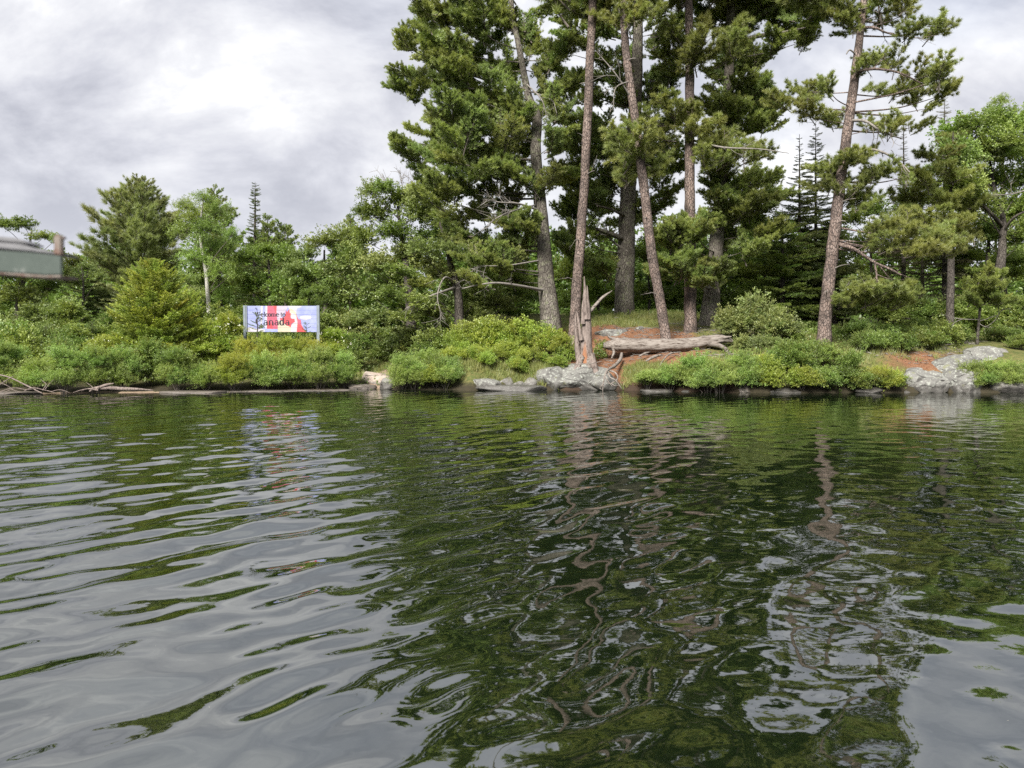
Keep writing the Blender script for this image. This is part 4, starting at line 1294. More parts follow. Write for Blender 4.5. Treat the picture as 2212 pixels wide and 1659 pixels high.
H2 = Tree('red_pine', 'brownish green pine with tufted boughs behind the grey lichen hung spruce', 'pine tree', [(2052, 720, .16), (2054, 560, .13), (2056, 420, .09), (2058, 320, .05), (2059, 285, .015)], 31.5, 'bark_dark')
H2.pads([(2058, 305, 24, 14), (2020, 335, 36, 14), (2085, 345, 34, 14), (1995, 385, 40, 15), (2060, 380, 40, 16, 'f'), (2100, 400, 36, 14), (1985, 430, 42, 16), (2040, 430, 42, 18, 'f'), (2090, 455, 40, 16), (2000, 470, 42, 16), (2060, 490, 42, 18, 'f'), (2105, 510, 36, 16)], 'red', 'red_pine', 4, depth=1.4, seed=44)

# right hand hardwoods
R1 = Tree('hardwood_tree', 'bright green spreading hardwood with dark forked limbs at the edge of the frame', 'hardwood tree', [(2158, 600, .20), (2165, 530, .16), (2166, 470, .11), (2150, 420, .09), (2140, 360, .05), (2135, 300, .02)], 33, 'bark_dark')
R1.clumps([(2062, 292, 46, 26), (2110, 280, 46, 26), (2160, 270, 46, 26), (2202, 280, 44, 30), (2060, 342, 48, 34), (2122, 340, 50, 36), (2180, 340, 48, 34), (2082, 402, 46, 34), (2150, 395, 46, 32, .9), (2212, 400, 44, 36), (2122, 452, 46, 30), (2195, 460, 46, 34), (2205, 522, 44, 36), (2130, 515, 44, 30, 1.0), (2060, 440, 36, 28), (2250, 330, 50, 40), (2260, 430, 50, 44), (2090, 345, 40, 30, -1.2), (2165, 310, 44, 28, -1.2)], 'maple', 'maple', 2.0, 2, 101, 'birch', ry=1.35)
R1.limb([R1.stem(at(0, 500, 33).z), at(2190, 470, 32.4), at(2225, 452, 32)], .07, .03, seed=3)
R1.limb([R1.stem(at(0, 490, 33).z), at(2130, 450, 32.2), at(2098, 420, 31.9), at(2085, 395, 31.8)], .09, .03, seed=4)
R1.limb([at(2240, 402, 31.2), at(2190, 418, 31), at(2136, 422, 30.8)], .035, .01, 'dead_branch', 'dead', 3, 5)
R2 = Tree('hardwood_tree', 'thin leaved treetop sticking up above the bright hardwood', 'hardwood tree', [(2170, 640, .12), (2166, 400, .08), (2162, 205, .01)], 37, 'bark_dark')
R2.clumps([(2160, 222, 24, 20), (2140, 240, 18, 14), (2186, 242, 20, 16), (2162, 262, 34, 22)], 'birch', 'birch', .6, 1, 102)
R3 = Tree('hardwood_tree', 'small dark trunked hardwood under the bright crown', 'hardwood tree', [(2132, 640, .13), (2134, 570, .10), (2136, 500, .04)], 34, 'bark_dark')
R3.clumps([(2100, 600, 40, 28, .8), (2200, 600, 44, 34, .6), (2190, 570, 40, 26, 1.), (2080, 560, 36, 28, 1.2)], 'maple', 'under', 1.0, 1, 103)
YP = Tree('pine_sapling', 'young pine with a thin bare stem on top of the pale outcrop', 'pine tree', [(2110, 752, .055), (2114, 700, .045), (2118, 650, .04), (2122, 590, .012)], 28.6, 'bark_dark')
YP.pads([(2112, 612, 40, 14, 'f'), (2085, 632, 34, 12, 'f'), (2142, 628, 34, 14, 'f'), (2118, 592, 22, 10, 'f'), (2105, 645, 34, 10, 'f'), (2150, 650, 24, 9, 'f')], 'white', 'white_pine', 3, depth=.5, seed=9)
for i, (b, c) in enumerate((((2090, 690), (2068, 688)), ((2135, 688), (2160, 680)), ((2130, 705), (2155, 690)))):
    YP.limb([YP.stem(at(0, 690 + 4 * i, 28.6).z), at(*b, 28.4), at(*c, 28.3)], .014, .006, 'dead_branch', 'dead', 2, 40 + i)

# far wood behind everything: one mass nobody could count
rg = np.random.RandomState(77)
farc = [clump(200 + k, 26, .20, .14, 8, 3, .1) for k in range(3)]
mbw = MB()
for row, (Y, v0, n) in enumerate(((50, 610, 46), (58, 570, 44), (66, 540, 42))):
    for i in range(n):
        vx = -150 + 2520 * (i + rg.rand()) / n
        top = v0 + rg.uniform(-30, 45) - (25 if 1000 < vx < 1650 else 0)
        x = (vx - 1106) / FV * Y
        zt = at(0, top, Y).z
        g = gz(x, Y)
        k = 0
        z = zt - 1.0
        while z > g - 1.2:
            R = rg.uniform(1.3, 1.9)
            M_ = Matrix.Translation((x + rg.uniform(-.7, .7), Y + rg.uniform(-1, 1), z)) @ Matrix.Rotation(rg.uniform(0, 6), 4, 'Z') @ Matrix.Diagonal((R, R, R * .95, 1))
            mbw.merge(farc[rg.randint(3)], M_)
            z -= 1.5
tag(obj('forest', mbw.mesh('forest', [M['under'], M['twig']], False)), kind='stuff')

# ================================================================== shrubs
def shrub(vx, vtop, hw, Y, kind, label, mat=None, base=None, group=None, name='shrub', dy=None):
    rg = random.Random(int(vx * 7 + vtop))
    if vx < 520 and kind != 'cedar':
        vtop += rg.choice((-16, -8, 2, 12)) if vtop >= 745 else rg.choice((-24, -12, -4))
    edge_ = False
    mat = mat or {'bush': 'bush', 'willow': 'willow', 'cedar': 'cedar', 'maple': 'under', 'oak': 'oak_pale'}[kind]
    x = (vx - 1106) / FV * Y
    if Y < 28.05 and vtop >= 725 and not 990 < vx < 1240:          # the front rows root right at the water's edge and hang over it
        Y = float(shore(x)) + (.15 if vtop >= (745 if vx < 800 else 760) else .95)
        edge_ = vtop >= (745 if vx < 800 else 760)
        x = (vx - 1106) / FV * Y
    g = min(gz(x, Y), .55) if Y < shore(x) + .6 else gz(x, Y)
    b = Vector((x, Y, g))
    top = at(vx, vtop, Y).z
    h = max(.35, top - g)
    w_ = px(hw, Y)
    root = thing(name, label, 'shrub', b, group)
    st = MB()
    if kind == 'reed':
        n = max(3, int(round(w_ / .28)) + 2)
        for k in range(n):
            f = (k + .5) / n * 2 - 1
            qx = f * max(.05, w_ - .30) + rg.uniform(-.06, .06)
            qy = rg.uniform(-.5, .5) * min(w_, .8)
            hh = h * (1 - .30 * abs(f) ** 2.2) * rg.uniform(.84, 1.04)
            s = max(.55, min(1.15, w_ / n * 2.6))
            zz_ = gz(x + qx, Y + qy) - g
            me = pick(kind, mat)
            obj('leafy_branch', me, root, Matrix.Translation((qx, qy, zz_)) @ Matrix.Rotation(rg.uniform(0, 6.28), 4, 'Z') @ Matrix.Diagonal((s, s, max(.3, hh - zz_ * .5) * 1.20, 1)))
            if hh > 1.3:     # a lower skirt so that tall ones are leafy to the ground
                obj('leafy_branch', pick(kind, mat), root, Matrix.Translation((qx + rg.uniform(-.15, .15), qy - .25, zz_)) @ Matrix.Rotation(rg.uniform(0, 6.28), 4, 'Z') @ Matrix.Diagonal((s * 1.05, s * 1.05, hh * .6, 1)))
    else:
        R = min(.62, max(.30, min(w_ * .7, h * .55)))
        n = int(min(16, max(7 if edge_ else 5, round(2.0 * (2 * w_) * h / (R * R * 2.4)))))
        for k in range(n):
            f = ((k + .5) / n) * 2 - 1
            qx = f * max(.02, w_ - R * .7) + rg.uniform(-.1, .1)
            dome = math.sqrt(max(0.05, 1 - .75 * f * f))
            lo, hi = R * .45, max(R * .5, h * dome - R * .85)
            qz = hi if k % 2 == 0 else rg.uniform(lo, max(lo, hi * .7))
            qy = rg.uniform(-.5, .4) * w_ * .7 - (.25 if k % 2 else 0)
            r_ = R * rg.uniform(.85, 1.15)
            if edge_ and k % 2:
                qz, qy = rg.uniform(.22, .42) - g, rg.uniform(-.38, -.10)
            obj('leafy_branch', pick(kind, mat), root, Matrix.Translation((qx, qy, max(qz, (.2 - g) if edge_ else gz(x + qx, Y + qy) - g + R * .4))) @ Matrix.Rotation(rg.uniform(0, 6.28), 4, 'Z') @ Matrix.Rotation(rg.uniform(-.5, .5), 4, 'X') @ Matrix.Diagonal((r_ * rg.uniform(.85, 1.3), r_ * rg.uniform(.8, 1.15), r_ * rg.uniform(.7, 1.15), 1)))
            tube(st, smooth_path([(qx * .15, qy * .15, -.1), (qx * .6, qy * .6, qz * .5), (qx, qy, qz)], 5), np.linspace(.018, .007, 5), 4, 0, cap=False)
        obj('stem', st.mesh('stem', [M['twig']]), root)
        for k in range(rg.choice((1, 2, 2, 3))):
            f = rg.uniform(-.85, .85)
            s_ = rg.uniform(.35, .6)
            zt = max(.1, h * math.sqrt(max(.1, 1 - .75 * f * f)) - s_ * rg.uniform(.55, .85))
            obj('foliage', pick('shoot', mat), root, Matrix.Translation((f * w_ * .9, rg.uniform(-.35, .2) * w_, zt)) @ Matrix.Rotation(rg.uniform(-.25, .25), 4, 'Y') @ Matrix.Rotation(rg.uniform(0, 6.28), 4, 'Z') @ Matrix.Diagonal((s_ * .7, s_ * .7, s_ * 1.25, 1)))
    return root


GL, GM, GR = 'low shrubs along the left shore', 'shrubs on the rocky point', 'shrubs along the right shore'
SHRUBS = [
    # left shore, front row
    (10, 752, 42, 25.6, 'willow', 'low shore shrub at the frame edge above the tangled driftwood', None, GL),
    (78, 769, 44, 25.4, 'willow', 'low rounded shore shrub just behind the tangled driftwood', None, GL),
    (140, 760, 42, 25.8, 'willow', 'bright lime green low shrub right of the driftwood tangle', None, GL),
    (205, 756, 44, 26.0, 'willow', 'low shore shrub above the grey drift log', None, GL),
    (265, 770, 40, 25.9, 'willow', 'low shore shrub at the right end of the grey drift log', None, GL),
    (322, 752, 38, 26.2, 'maple', 'dark leaved shore shrub at the foot of the broad cedar', 'under', GL),
    (385, 764, 42, 26.1, 'willow', 'short round shore shrub between the broad cedar and the sign cedars', None, GL),
    (448, 776, 40, 26.3, 'willow', 'short shore shrub below the flowering bush', None, GL),
    (505, 774, 40, 26.3, 'cedar', 'low yellow cedar shrub at the waterline in front of the sign', None, GL),
    (570, 769, 44, 26.6, 'willow', 'grey green low shrub under the middle of the sign', None, GL),
    (632, 762, 44, 26.8, 'willow', 'low shrub under the right half of the sign', None, GL),
    (690, 756, 42, 27.0, 'willow', 'low shrub below the right sign post', None, GL),
    (745, 766, 34, 27.6, 'willow', 'last low shrub before the sandy landing', None, GL),
    # left shore, second row
    (90, 706, 50, 31.5, 'bush', 'bush deep in the shade under the spreading oak', 'oak', GL),
    (160, 719, 44, 30.2, 'bush', 'bush directly in front of the little fir sapling', 'under', GL),
    (250, 699, 46, 32.0, 'bush', 'bush in the gap between fir sapling and broad cedar', 'under', GL),
    (470, 674, 46, 32.5, 'maple', 'leafy bush around the foot of the birch', 'under', GL),
    (540, 684, 50, 33.0, 'maple', 'bush behind the left end of the sign', 'under', GL),
    (620, 684, 52, 33.0, 'maple', 'bush behind the right end of the sign', 'oak', GL),
    (700, 672, 50, 33.0, 'maple', 'bush under the rounded oak past the right sign post', 'oak', GL),
    (770, 674, 50, 33.0, 'maple', 'bush under the large oak before the landing', 'oak_pale', GL),
    (835, 705, 46, 33.5, 'maple', 'bush closing the view behind the sandy landing', 'oak', GL),
    (890, 712, 46, 32.2, 'maple', 'bush right of the landing under the low arching oak', 'oak_pale', GL),
    (150, 674, 50, 35.0, 'maple', 'tall bush standing between the two oaks by the frame edge', 'oak', GL),
    (40, 729, 52, 28.5, 'maple', 'leafy bush under the spreading oak', 'under', GL),
    (120, 736, 46, 28.5, 'maple', 'dark bush between the oak and the fir sapling', 'under', GL),
    (232, 732, 44, 28.5, 'bush', 'flowering bush in front of the fir sapling', None, GL),
    (280, 726, 36, 28.6, 'maple', 'bush against the left side of the broad cedar', 'under', GL),
    (388, 709, 34, 28.6, 'cedar', 'yellow cedar shrub against the right side of the broad cedar', None, GL),
    (440, 696, 40, 28.8, 'bush', 'bright bush below the birch trunk', None, GL),
    (492, 684, 38, 29.0, 'bush', 'pale flowering bush beside the left sign post', None, GL),
    (530, 742, 40, 28.2, 'cedar', 'tall yellow cedar shrub below the left part of the sign', None, GL),
    (580, 730, 40, 28.3, 'cedar', 'tall yellow cedar shrub below the lettering of the sign', None, GL),
    (625, 728, 38, 28.4, 'cedar', 'tall yellow cedar shrub below the leaf on the sign', None, GL),
    (668, 736, 34, 28.6, 'cedar', 'tall yellow cedar shrub by the right sign post', None, GL),
    (720, 706, 36, 30.5, 'bush', 'pale flowering bush just past the right sign post', None, GL),
    (765, 719, 34, 30.5, 'maple', 'dark bush under the oak near the sandy landing', 'under', GL),
    (830, 738, 44, 32.5, 'maple', 'dark bush at the top of the sandy landing', 'under', GL),
    # the point
    (872, 768, 34, 27.8, 'willow', 'low round shrub right beside the sandy landing', None, GM),
    (918, 756, 38, 27.9, 'willow', 'tallest of the low shrubs between landing and rocks', None, GM),
    (962, 772, 34, 27.7, 'willow', 'low shrub hanging over the first shore rocks', None, GM),
    (935, 712, 44, 30.5, 'maple', 'bush under the hanging oak boughs', 'under', GM),
    (1000, 702, 46, 29.6, 'bush', 'broad yellow green bush left of the grey pine foot', None, GM),
    (1062, 690, 48, 29.4, 'bush', 'broad yellow green bush in the middle of the bushy bank', None, GM),
    (1120, 692, 46, 29.2, 'bush', 'yellow green bush hiding the foot of the grey pine', None, GM),
    (1180, 700, 42, 28.9, 'bush', 'yellow green bush left of the broken snag', None, GM),
    (1212, 722, 26, 28.3, 'bush', 'small bush touching the broken snag', None, GM),
    (1050, 785, 22, 27.6, 'bush', 'small bright bush on top of the low rocks', None, GM),
    (1012, 768, 30, 28.0, 'bush', 'dim bush on the bank above the low rocks', None, GM),
    (1118, 785, 22, 27.6, 'bush', 'small bright bush at the edge of the big pale rock', None, GM),
    (1095, 740, 50, 28.4, 'bush', 'lower skirt of yellow green bush above the rocks', None, GM),
    (895, 780, 32, 27.8, 'willow', 'low shrub filling the dip between the two round shrubs by the landing', None, GM),
    (942, 786, 30, 27.8, 'bush', 'small yellower shrub under the tallest of the low shrubs', None, GM),
    (985, 742, 42, 28.6, 'bush', 'yellow green bush at the left end of the bushy bank', None, GM),
    (1040, 752, 40, 28.3, 'bush', 'low front bush of the bushy bank above the long flat rock', None, GM),
    (1150, 750, 40, 28.2, 'bush', 'low front bush of the bushy bank above the huge boulder', None, GM),
    (1205, 768, 17, 27.6, 'bush', 'little green sprig below the snag roots', None, GM),
    # right of the log
    (1625, 640, 50, 29.4, 'oak', 'tall leafy bush covering the right end of the fallen log', 'oak_pale', GR),
    (1575, 668, 36, 29.6, 'oak', 'leafy bush against the dark white pine trunk', 'oak_pale', GR),
    (1680, 668, 46, 29.2, 'oak', 'leafy bush between the log and the pink barked pine', 'oak_pale', GR),
    (1448, 785, 40, 26.8, 'willow', 'low bright shrub on the grassy bank below the log', None, GR),
    (1502, 772, 42, 26.9, 'willow', 'low bright shrub left of the small waterline rock', None, GR),
    (1556, 776, 40, 26.7, 'willow', 'low bright shrub above the small waterline rock', None, GR),
    (1605, 765, 40, 26.7, 'willow', 'low bright shrub right of the small waterline rock', None, GR),
    (1655, 772, 42, 26.2, 'bush', 'drooping bright bush with leaves down to the water', None, GR),
    (1712, 740, 48, 26.8, 'bush', 'broad bush below the foot of the pink barked pine', 'under', GR),
    (1772, 735, 44, 26.9, 'bush', 'bushy green shrub right under the pink barked pine', 'under', GR),
    (1770, 792, 40, 26.0, 'maple', 'dark green bush overhanging the water right of the drooping bush', 'maple', GR),
    (1835, 760, 44, 26.5, 'bush', 'green shrub left of the yellow cedar', 'under', GR),
    (1830, 800, 36, 25.8, 'maple', 'low dark bush at the water beside the yellow cedar', 'maple', GR),
    (1895, 792, 34, 25.9, 'cedar', 'small yellow cedar shrub next to the pale outcrop', None, GR),
    (1930, 714, 46, 27.7, 'maple', 'dense low bush at the upper edge of the brown needle slope', 'under', GR),
    (1880, 712, 46, 27.6, 'bush', 'low bush between the pink trunk and the brown needle slope', 'under', GR),
    (1990, 706, 48, 28.2, 'maple', 'dark low bush above the middle of the brown needle slope', 'under', GR),
    (1640, 722, 46, 28.6, 'oak', 'leafy bush drooping over the forked end of the log', 'oak_pale', GR),
    (1700, 735, 44, 27.8, 'bush', 'leafy bush between log end and pink trunk, near the bank', 'under', GR),
    (1400, 800, 26, 26.5, 'bush', 'small shrub on the grassy bank right of the driftwood root', 'willow', GR),
    (1530, 800, 34, 26.4, 'willow', 'low shrub squeezed between the waterline rock and its taller neighbours', None, GR),
    (1735, 795, 34, 26.0, 'bush', 'low shrub filling the gap beside the dark overhanging bush', None, GR),
    (1870, 800, 30, 25.9, 'bush', 'low shrub filling the gap left of the small yellow cedar', 'under', GR),
    (1930, 805, 22, 25.9, 'bush', 'tiny shrub at the foot of the pale cliff blocks', None, GR),
    (1700, 700, 40, 29.6, 'maple', 'mid green bush behind the foot of the pink barked pine', 'under', GR),
    (1850, 690, 50, 29.8, 'maple', 'undergrowth bush right of the pink trunk', 'under', GR),
    (1910, 700, 50, 30.0, 'maple', 'undergrowth bush under the long drooping limb', 'under', GR),
    (1975, 690, 50, 30.4, 'maple', 'undergrowth bush behind the brown needle slope', 'under', GR),
    (2040, 696, 50, 28.8, 'maple', 'undergrowth bush left of the thin pine sapling', 'under', GR),
    (2078, 640, 44, 32.0, 'maple', 'taller bush behind the thin pine sapling', 'under', GR),
    (2160, 640, 48, 31.5, 'bush', 'yellow green bush below the dark hardwood trunk', 'maple', GR),
    (2210, 630, 44, 31.0, 'bush', 'yellow green bush at the frame edge below the hardwood', 'maple', GR),
    (2165, 700, 40, 29.8, 'maple', 'green bush right of the thin pine sapling', 'under', GR),
    (2200, 722, 36, 28.2, 'bush', 'bush in the rock cleft at the frame edge', 'maple', GR),
    (2120, 778, 36, 26.3, 'willow', 'low round shrub in front of the pale outcrop', None, GR),
    (2175, 776, 38, 26.2, 'willow', 'low round shrub at the frame edge by the water', None, GR),
    (2235, 780, 38, 26.2, 'willow', 'low shrub cut off by the frame edge at the water', None, GR),
    (1990, 640, 46, 33.5, 'maple', 'high undergrowth bush behind the drooping limb', 'under', GR),
    (1900, 600, 50, 35.0, 'maple', 'shaded bush far back behind the crooked limb', 'under', GR),
]
for r_ in SHRUBS:
    shrub(r_[0], r_[1], r_[2], r_[3], r_[4], r_[5], r_[6], group=r_[7])
# flower heads on the pale bushes
for vx, vt, Y in ((492, 684, 29.0), (232, 732, 28.5), (720, 706, 30.5)):
    host = next(o for o in C.objects if o.get('category') == 'shrub' and abs(o.location.x - (vx - 1106) / FV * Y) < .05 and abs(o.location.y - Y) < .01)
    mbf = MB()
    rs_ = np.random.RandomState(int(vx))
    for k in range(26):
        p = at(vx + rs_.uniform(-38, 38), vt + rs_.uniform(0, 55), Y - rs_.uniform(.35, .6)) - host.location
        for j in range(4):
            leaves(mbf, np.array([p]) + rs_.normal(0, .02, (1, 3)), np.array([[0, -.5, .7]]), .042, .042, rs_, 0, .5)
    obj('blossom', mbf.mesh('blossom', [M['flower']], False), host)
# saplings in front of the sign
S1 = Tree('pine_sapling', 'thin fir sapling standing in front of the first letters of the sign', 'fir tree', [(556, 735, .02), (556, 700, .016), (555, 664, .004)], 28.9, 'bark_dark')
S1.cone(728, [(664, 2), (676, 6), (690, 13), (705, 18), (722, 20)], 'spruce_thin', 'balsam', .22, 4, (.35, .8), 105)
S2 = Tree('fir_sapling', 'tiny fir leader in front of the blue right part of the sign', 'fir tree', [(662, 735, .012), (662, 712, .009), (661, 698, .003)], 28.9, 'bark_dark')
S2.cone(726, [(698, 2), (706, 7), (715, 10), (722, 12)], 'spruce_thin', 'balsam', .16, 4, (.5, 1.0), 106)

# ================================================================== rocks
def ico(sub):
    import bmesh
    bm = bmesh.new()
    bmesh.ops.create_icosphere(bm, subdivisions=sub, radius=1.0)
    V = np.array([v.co[:] for v in bm.verts])
    F = np.array([[v.index for v in f.verts] for f in bm.faces])
    bm.free()
    return V, F


ICO5, ICO4, ICO3 = ico(5), ico(4), ico(3)


def rock_mesh(name, size, seed, mat, sub=ICO4, facets=9, rough=.08, flat_top=0.0):
    rs_ = np.random.RandomState(seed)
    V, F = sub
    V = V.copy()
    # cut with random planes: broken, faceted granite
    for k in range(facets):
        n = norm(rs_.normal(0, 1, 3)[None])[0]
        if k < 2:
            n = norm(np.array([[rs_.uniform(-.3, .3), rs_.uniform(-1, -.4), rs_.uniform(.2, .8)]]))[0]
        c = rs_.uniform(.62, .88)
        dd = V @ n - c
        V = V - np.clip(dd, 0, None)[:, None] * n * .88
    if flat_top:
        V[:, 2] = np.where(V[:, 2] > flat_top, flat_top + (V[:, 2] - flat_top) * .2, V[:, 2])
    V = V * np.array(size)
    off = Vector(rs_.uniform(-50, 50, 3))
    nz = norm(V)
    for i in range(len(V)):
        p = Vector(V[i])
        a = mnoise.fractal(p * 1.6 + off, 1.0, 2.0, 5) * rough * 1.5
        b = abs(mnoise.noise(p * 3.1 + off * 1.3))
        V[i] += nz[i] * (a - (max(0, .08 - b) * 1.2 * rough * 6)) * min(size) * 1.6
    mb = MB()
    mb.add(V, F, 0)
    me = mb.mesh(name, [mat], True)
    return me


def rock(vx, vtop, vbot, hw, Y, deep, label, mat='rock_grey', seed=1, sub=None, rot=0.0, tilt=0.0, flat=0.0, cat='rock', name='rock', facets=9, sink=.25):
    top, bot = at(vx, vtop, Y), at(vx, vbot, Y)
    h = (top.z - bot.z)
    hz = h * (1 + sink) / 2 / .86
    c = Vector((top.x, Y, top.z - hz * .86))
    sx = px(hw, Y) / .9
    me = rock_mesh(name, (sx, deep, hz), seed, M[mat], sub or (ICO4 if hw > 25 else ICO3), facets, .085, flat)
    o = obj(name, me)
    o.location = c
    o.rotation_euler = (0, tilt, rot)
    return tag(o, label, cat)


rock(1242, 789, 846, 86, 27.55, 1.25, 'huge pale lichen covered boulder at the waterline below the broken snag', 'rock', 3, ICO5, .08, .05)
rock(1190, 795, 846, 38, 27.2, .8, 'pale boulder shoulder leaning on the left flank of the huge boulder', 'rock', 8, ICO4, .3, -.1)
rock(1302, 800, 846, 34, 27.1, .7, 'rounded pale boulder under the driftwood root', 'rock', 12, ICO4, -.3, .12)
rock(1048, 811, 846, 52, 27.0, .8, 'long flat topped rock at the waterline left of the small stones', 'rock', 15, ICO4, 0, .03, .5)
rock(1000, 831, 845, 17, 26.8, .3, 'small brown rock at the left end of the rock line', 'rock_grey', 16)
rock(1022, 806, 826, 26, 27.4, .5, 'dark broken rock tucked under the bushy bank', 'rock_grey', 17)
rock(1092, 818, 846, 24, 27.1, .5, 'rough grey rock between the flat rock and the cleft', 'rock_grey', 18)
rock(1122, 824, 846, 16, 26.9, .35, 'small grey stone beside the cleft', 'rock_grey', 19)
rock(1148, 818, 846, 15, 27.0, .4, 'brownish stone with dry grass left of the huge boulder', 'rock_grey', 20)
rock(1105, 826, 849, 70, 26.5, .6, 'low lichen grey ledge running along the water from the flat rock to the huge boulder', 'rock', 45, ICO4, 0, 0, .45)
rock(1320, 708, 732, 36, 32.0, .7, 'flat grey slab lying in the clearing left of the needle litter', 'rock', 21, None, .1, 0, .6)
rock(1382, 704, 717, 11, 33.0, .25, 'small pale stone on the grass edge of the clearing', 'rock', 22)
rock(1598, 833, 850, 28, 25.35, .4, 'low brown rock in the water under the bright shrubs', 'rock_pink', 23)
rock(1420, 836, 850, 34, 26.0, .4, 'dark wet ledge below the grassy bank', 'rock_grey', 24, None, 0, 0, .4)
rock(1500, 838, 852, 34, 25.9, .35, 'dark wet ledge under the low bright shrubs', 'rock_grey', 25, None, 0, 0, .4)
rock(1995, 797, 849, 46, 25.7, .9, 'white streaked cliff block at the water left of the dark crack', 'rock', 31, ICO5, .1, .06)
rock(2072, 800, 849, 38, 25.6, .9, 'white streaked cliff block at the water right of the dark crack', 'rock', 32, ICO5, -.15, -.08)
rock(2060, 772, 808, 60, 26.6, .9, 'pale slab stepping up above the two cliff blocks', 'rock', 33, ICO4, .2, -.15)
rock(2115, 752, 790, 40, 27.5, .8, 'pale slab at the top of the outcrop by the thin pine sapling', 'rock', 34, ICO4, -.1, -.12)
rock(2160, 755, 785, 20, 27.6, .5, 'grey block in the shade behind the low round shrubs', 'rock_grey', 35)
rock(1950, 838, 850, 34, 25.5, .5, 'dark low rock below the small yellow cedar', 'rock_grey', 36)
rock(2190, 822, 850, 60, 25.4, .6, 'dark wet bank rock under the round shrubs at the frame edge', 'rock_grey', 37)
rock(1880, 836, 850, 30, 25.2, .4, 'dark wet rock beneath the overhanging bushes', 'rock_grey', 38)
rock(1700, 838, 851, 40, 25.2, .4, 'dark wet rock under the drooping bright bush', 'rock_grey', 39)
rock(815, 800, 838, 36, 28.8, .9, 'sloping sandy pink slab in the landing', 'rock_pink', 41, ICO4, .2, .18, .5)
rock(782, 826, 842, 28, 27.6, .5, 'low pink slab at the water edge of the landing', 'rock_pink', 42, None, 0, .05, .4)
rock(838, 818, 842, 18, 27.5, .5, 'grey shaded rock at the right of the landing', 'rock_grey', 43)
for i, (vx, hw) in enumerate(((30, 60), (420, 70), (560, 80), (668, 60), (735, 30))):
    rock(vx, 841 - i * .8, 853 - i * 1.4, hw, (25.0, 25.7, 26.4, 26.9, 27.3)[i] - .62, .35, ('thin pinkish ledge in front of the driftwood tangle', 'long thin pinkish ledge beyond the grey drift log', 'long thin pink ledge below the sign cedars', 'pink ledge with a flat loose stone below the right sign post', 'short pink ledge next to the sandy landing')[i], 'rock_pink', 51 + i, None, 0, 0, .3)

# ================================================================== broken snag
Y = 27.6
sb = at(1265, 780, Y)
sb.z = gz(sb.x, Y)
sn = thing('broken_snag', 'splintered dead pine snag with an orange rotten face and tall spike', 'tree stump', sb)
P = []
for vx, vy, r in ((1266, 800, .42), (1265, 778, .31), (1265, 758, .24), (1266, 735, .205), (1267, 710, .18), (1267, 690, .155), (1266, 672, .13)):
    q = at(vx, vy, Y)
    P.append((q.x - sb.x, 0, q.z - sb.z, r))
P = smooth_path(P, 26)
mb = MB()
tube(mb, P[:, :3], P[:, 3], 28, 0, .12, 5, groove=.10)
V = mb.v[0].reshape(26, 28, 3)
rs_ = np.random.RandomState(4)
jag = rs_.uniform(-.12, .30, 28)
for k in range(6):                      # a jagged broken rim
    V[25 - k, :, 2] += jag * (1 - k / 6.0) ** 2
th = np.arange(28) * 2 * PI / 28
C0 = np.repeat(P[:, None, :3], 28, 1)
ang = np.arctan2((V - C0)[..., 1], (V - C0)[..., 0])
tint = np.exp(-((ang + 1.8) / .42) ** 2) * np.clip(1.5 - P[:, 2] / 1.0, 0, 1)[:, None]     # rotten orange heartwood low on the front
mb.t[0] = np.clip(tint, 0, 1).ravel()
obj('trunk', mb.mesh('trunk', [M['snag_wood']]), sn)


def splinter(pts, r, name='splinter', seed=0, mat='snag_wood', parent=None, base=None, seg=7, flatten=.55):
    parent, base = parent or sn, base if base is not None else sb
    m_ = MB()
    Q = smooth_path([tuple(p - base) for p in pts], 10)
    tube(m_, Q, np.interp(np.linspace(0, 1, 10), np.linspace(0, 1, len(r)), r), seg, 0, .35, seed, .28 if name == 'root' else 0.0)
    return obj(name, m_.mesh(name, [M[mat]]), parent)


splinter([at(1266, 690, Y - .1), at(1264, 650, Y - .1), at(1263, 622, Y - .08), at(1262, 597, Y - .08)], [.13, .085, .045, .018], seed=1)
splinter([at(1270, 690, Y - .12), at(1270, 655, Y - .1), at(1269, 632, Y - .1), at(1268, 617, Y - .1)], [.09, .055, .035, .012], seed=2)
splinter([at(1260, 700, Y - .18), at(1259, 668, Y - .16), at(1260, 645, Y - .12)], [.08, .05, .012], seed=3)
splinter([at(1250, 778, Y - .15), at(1246, 740, Y - .12), at(1244, 705, Y - .05), at(1243, 678, Y)], [.12, .08, .05, .015], seed=4)
splinter([at(1256, 735, Y - .2), at(1252, 712, Y - .18), at(1249, 690, Y - .1), at(1246, 672, Y - .05)], [.08, .055, .04, .012], seed=5)
splinter([at(1275, 672, Y + .1), at(1290, 655, Y + .2), at(1304, 641, Y + .3), at(1322, 628, Y + .4)], [.07, .06, .05, .015], 'broken_branch', 6, 'grey_wood')
for i, pts in enumerate((((1256, 768), (1240, 778), (1226, 786)), ((1258, 772), (1246, 786), (1236, 794)), ((1276, 770), (1290, 778), (1296, 786)), ((1270, 776), (1276, 790), (1282, 798)), ((1278, 764), (1294, 770), (1302, 776)))):
    ps = [at(pts[0][0], pts[0][1], Y - .22), at(pts[1][0], pts[1][1], Y - .45), at(pts[2][0], pts[2][1], Y - .6)]
    ps[2].z = min(ps[2].z, gz(ps[2].x, ps[2].y) + .02)
    ps[1].z = min(ps[1].z, gz(ps[1].x, ps[1].y) + .07)
    splinter(ps, [.11, .065, .02], 'root', 10 + i, 'snag_wood' if i % 2 == 0 else 'grey_wood')

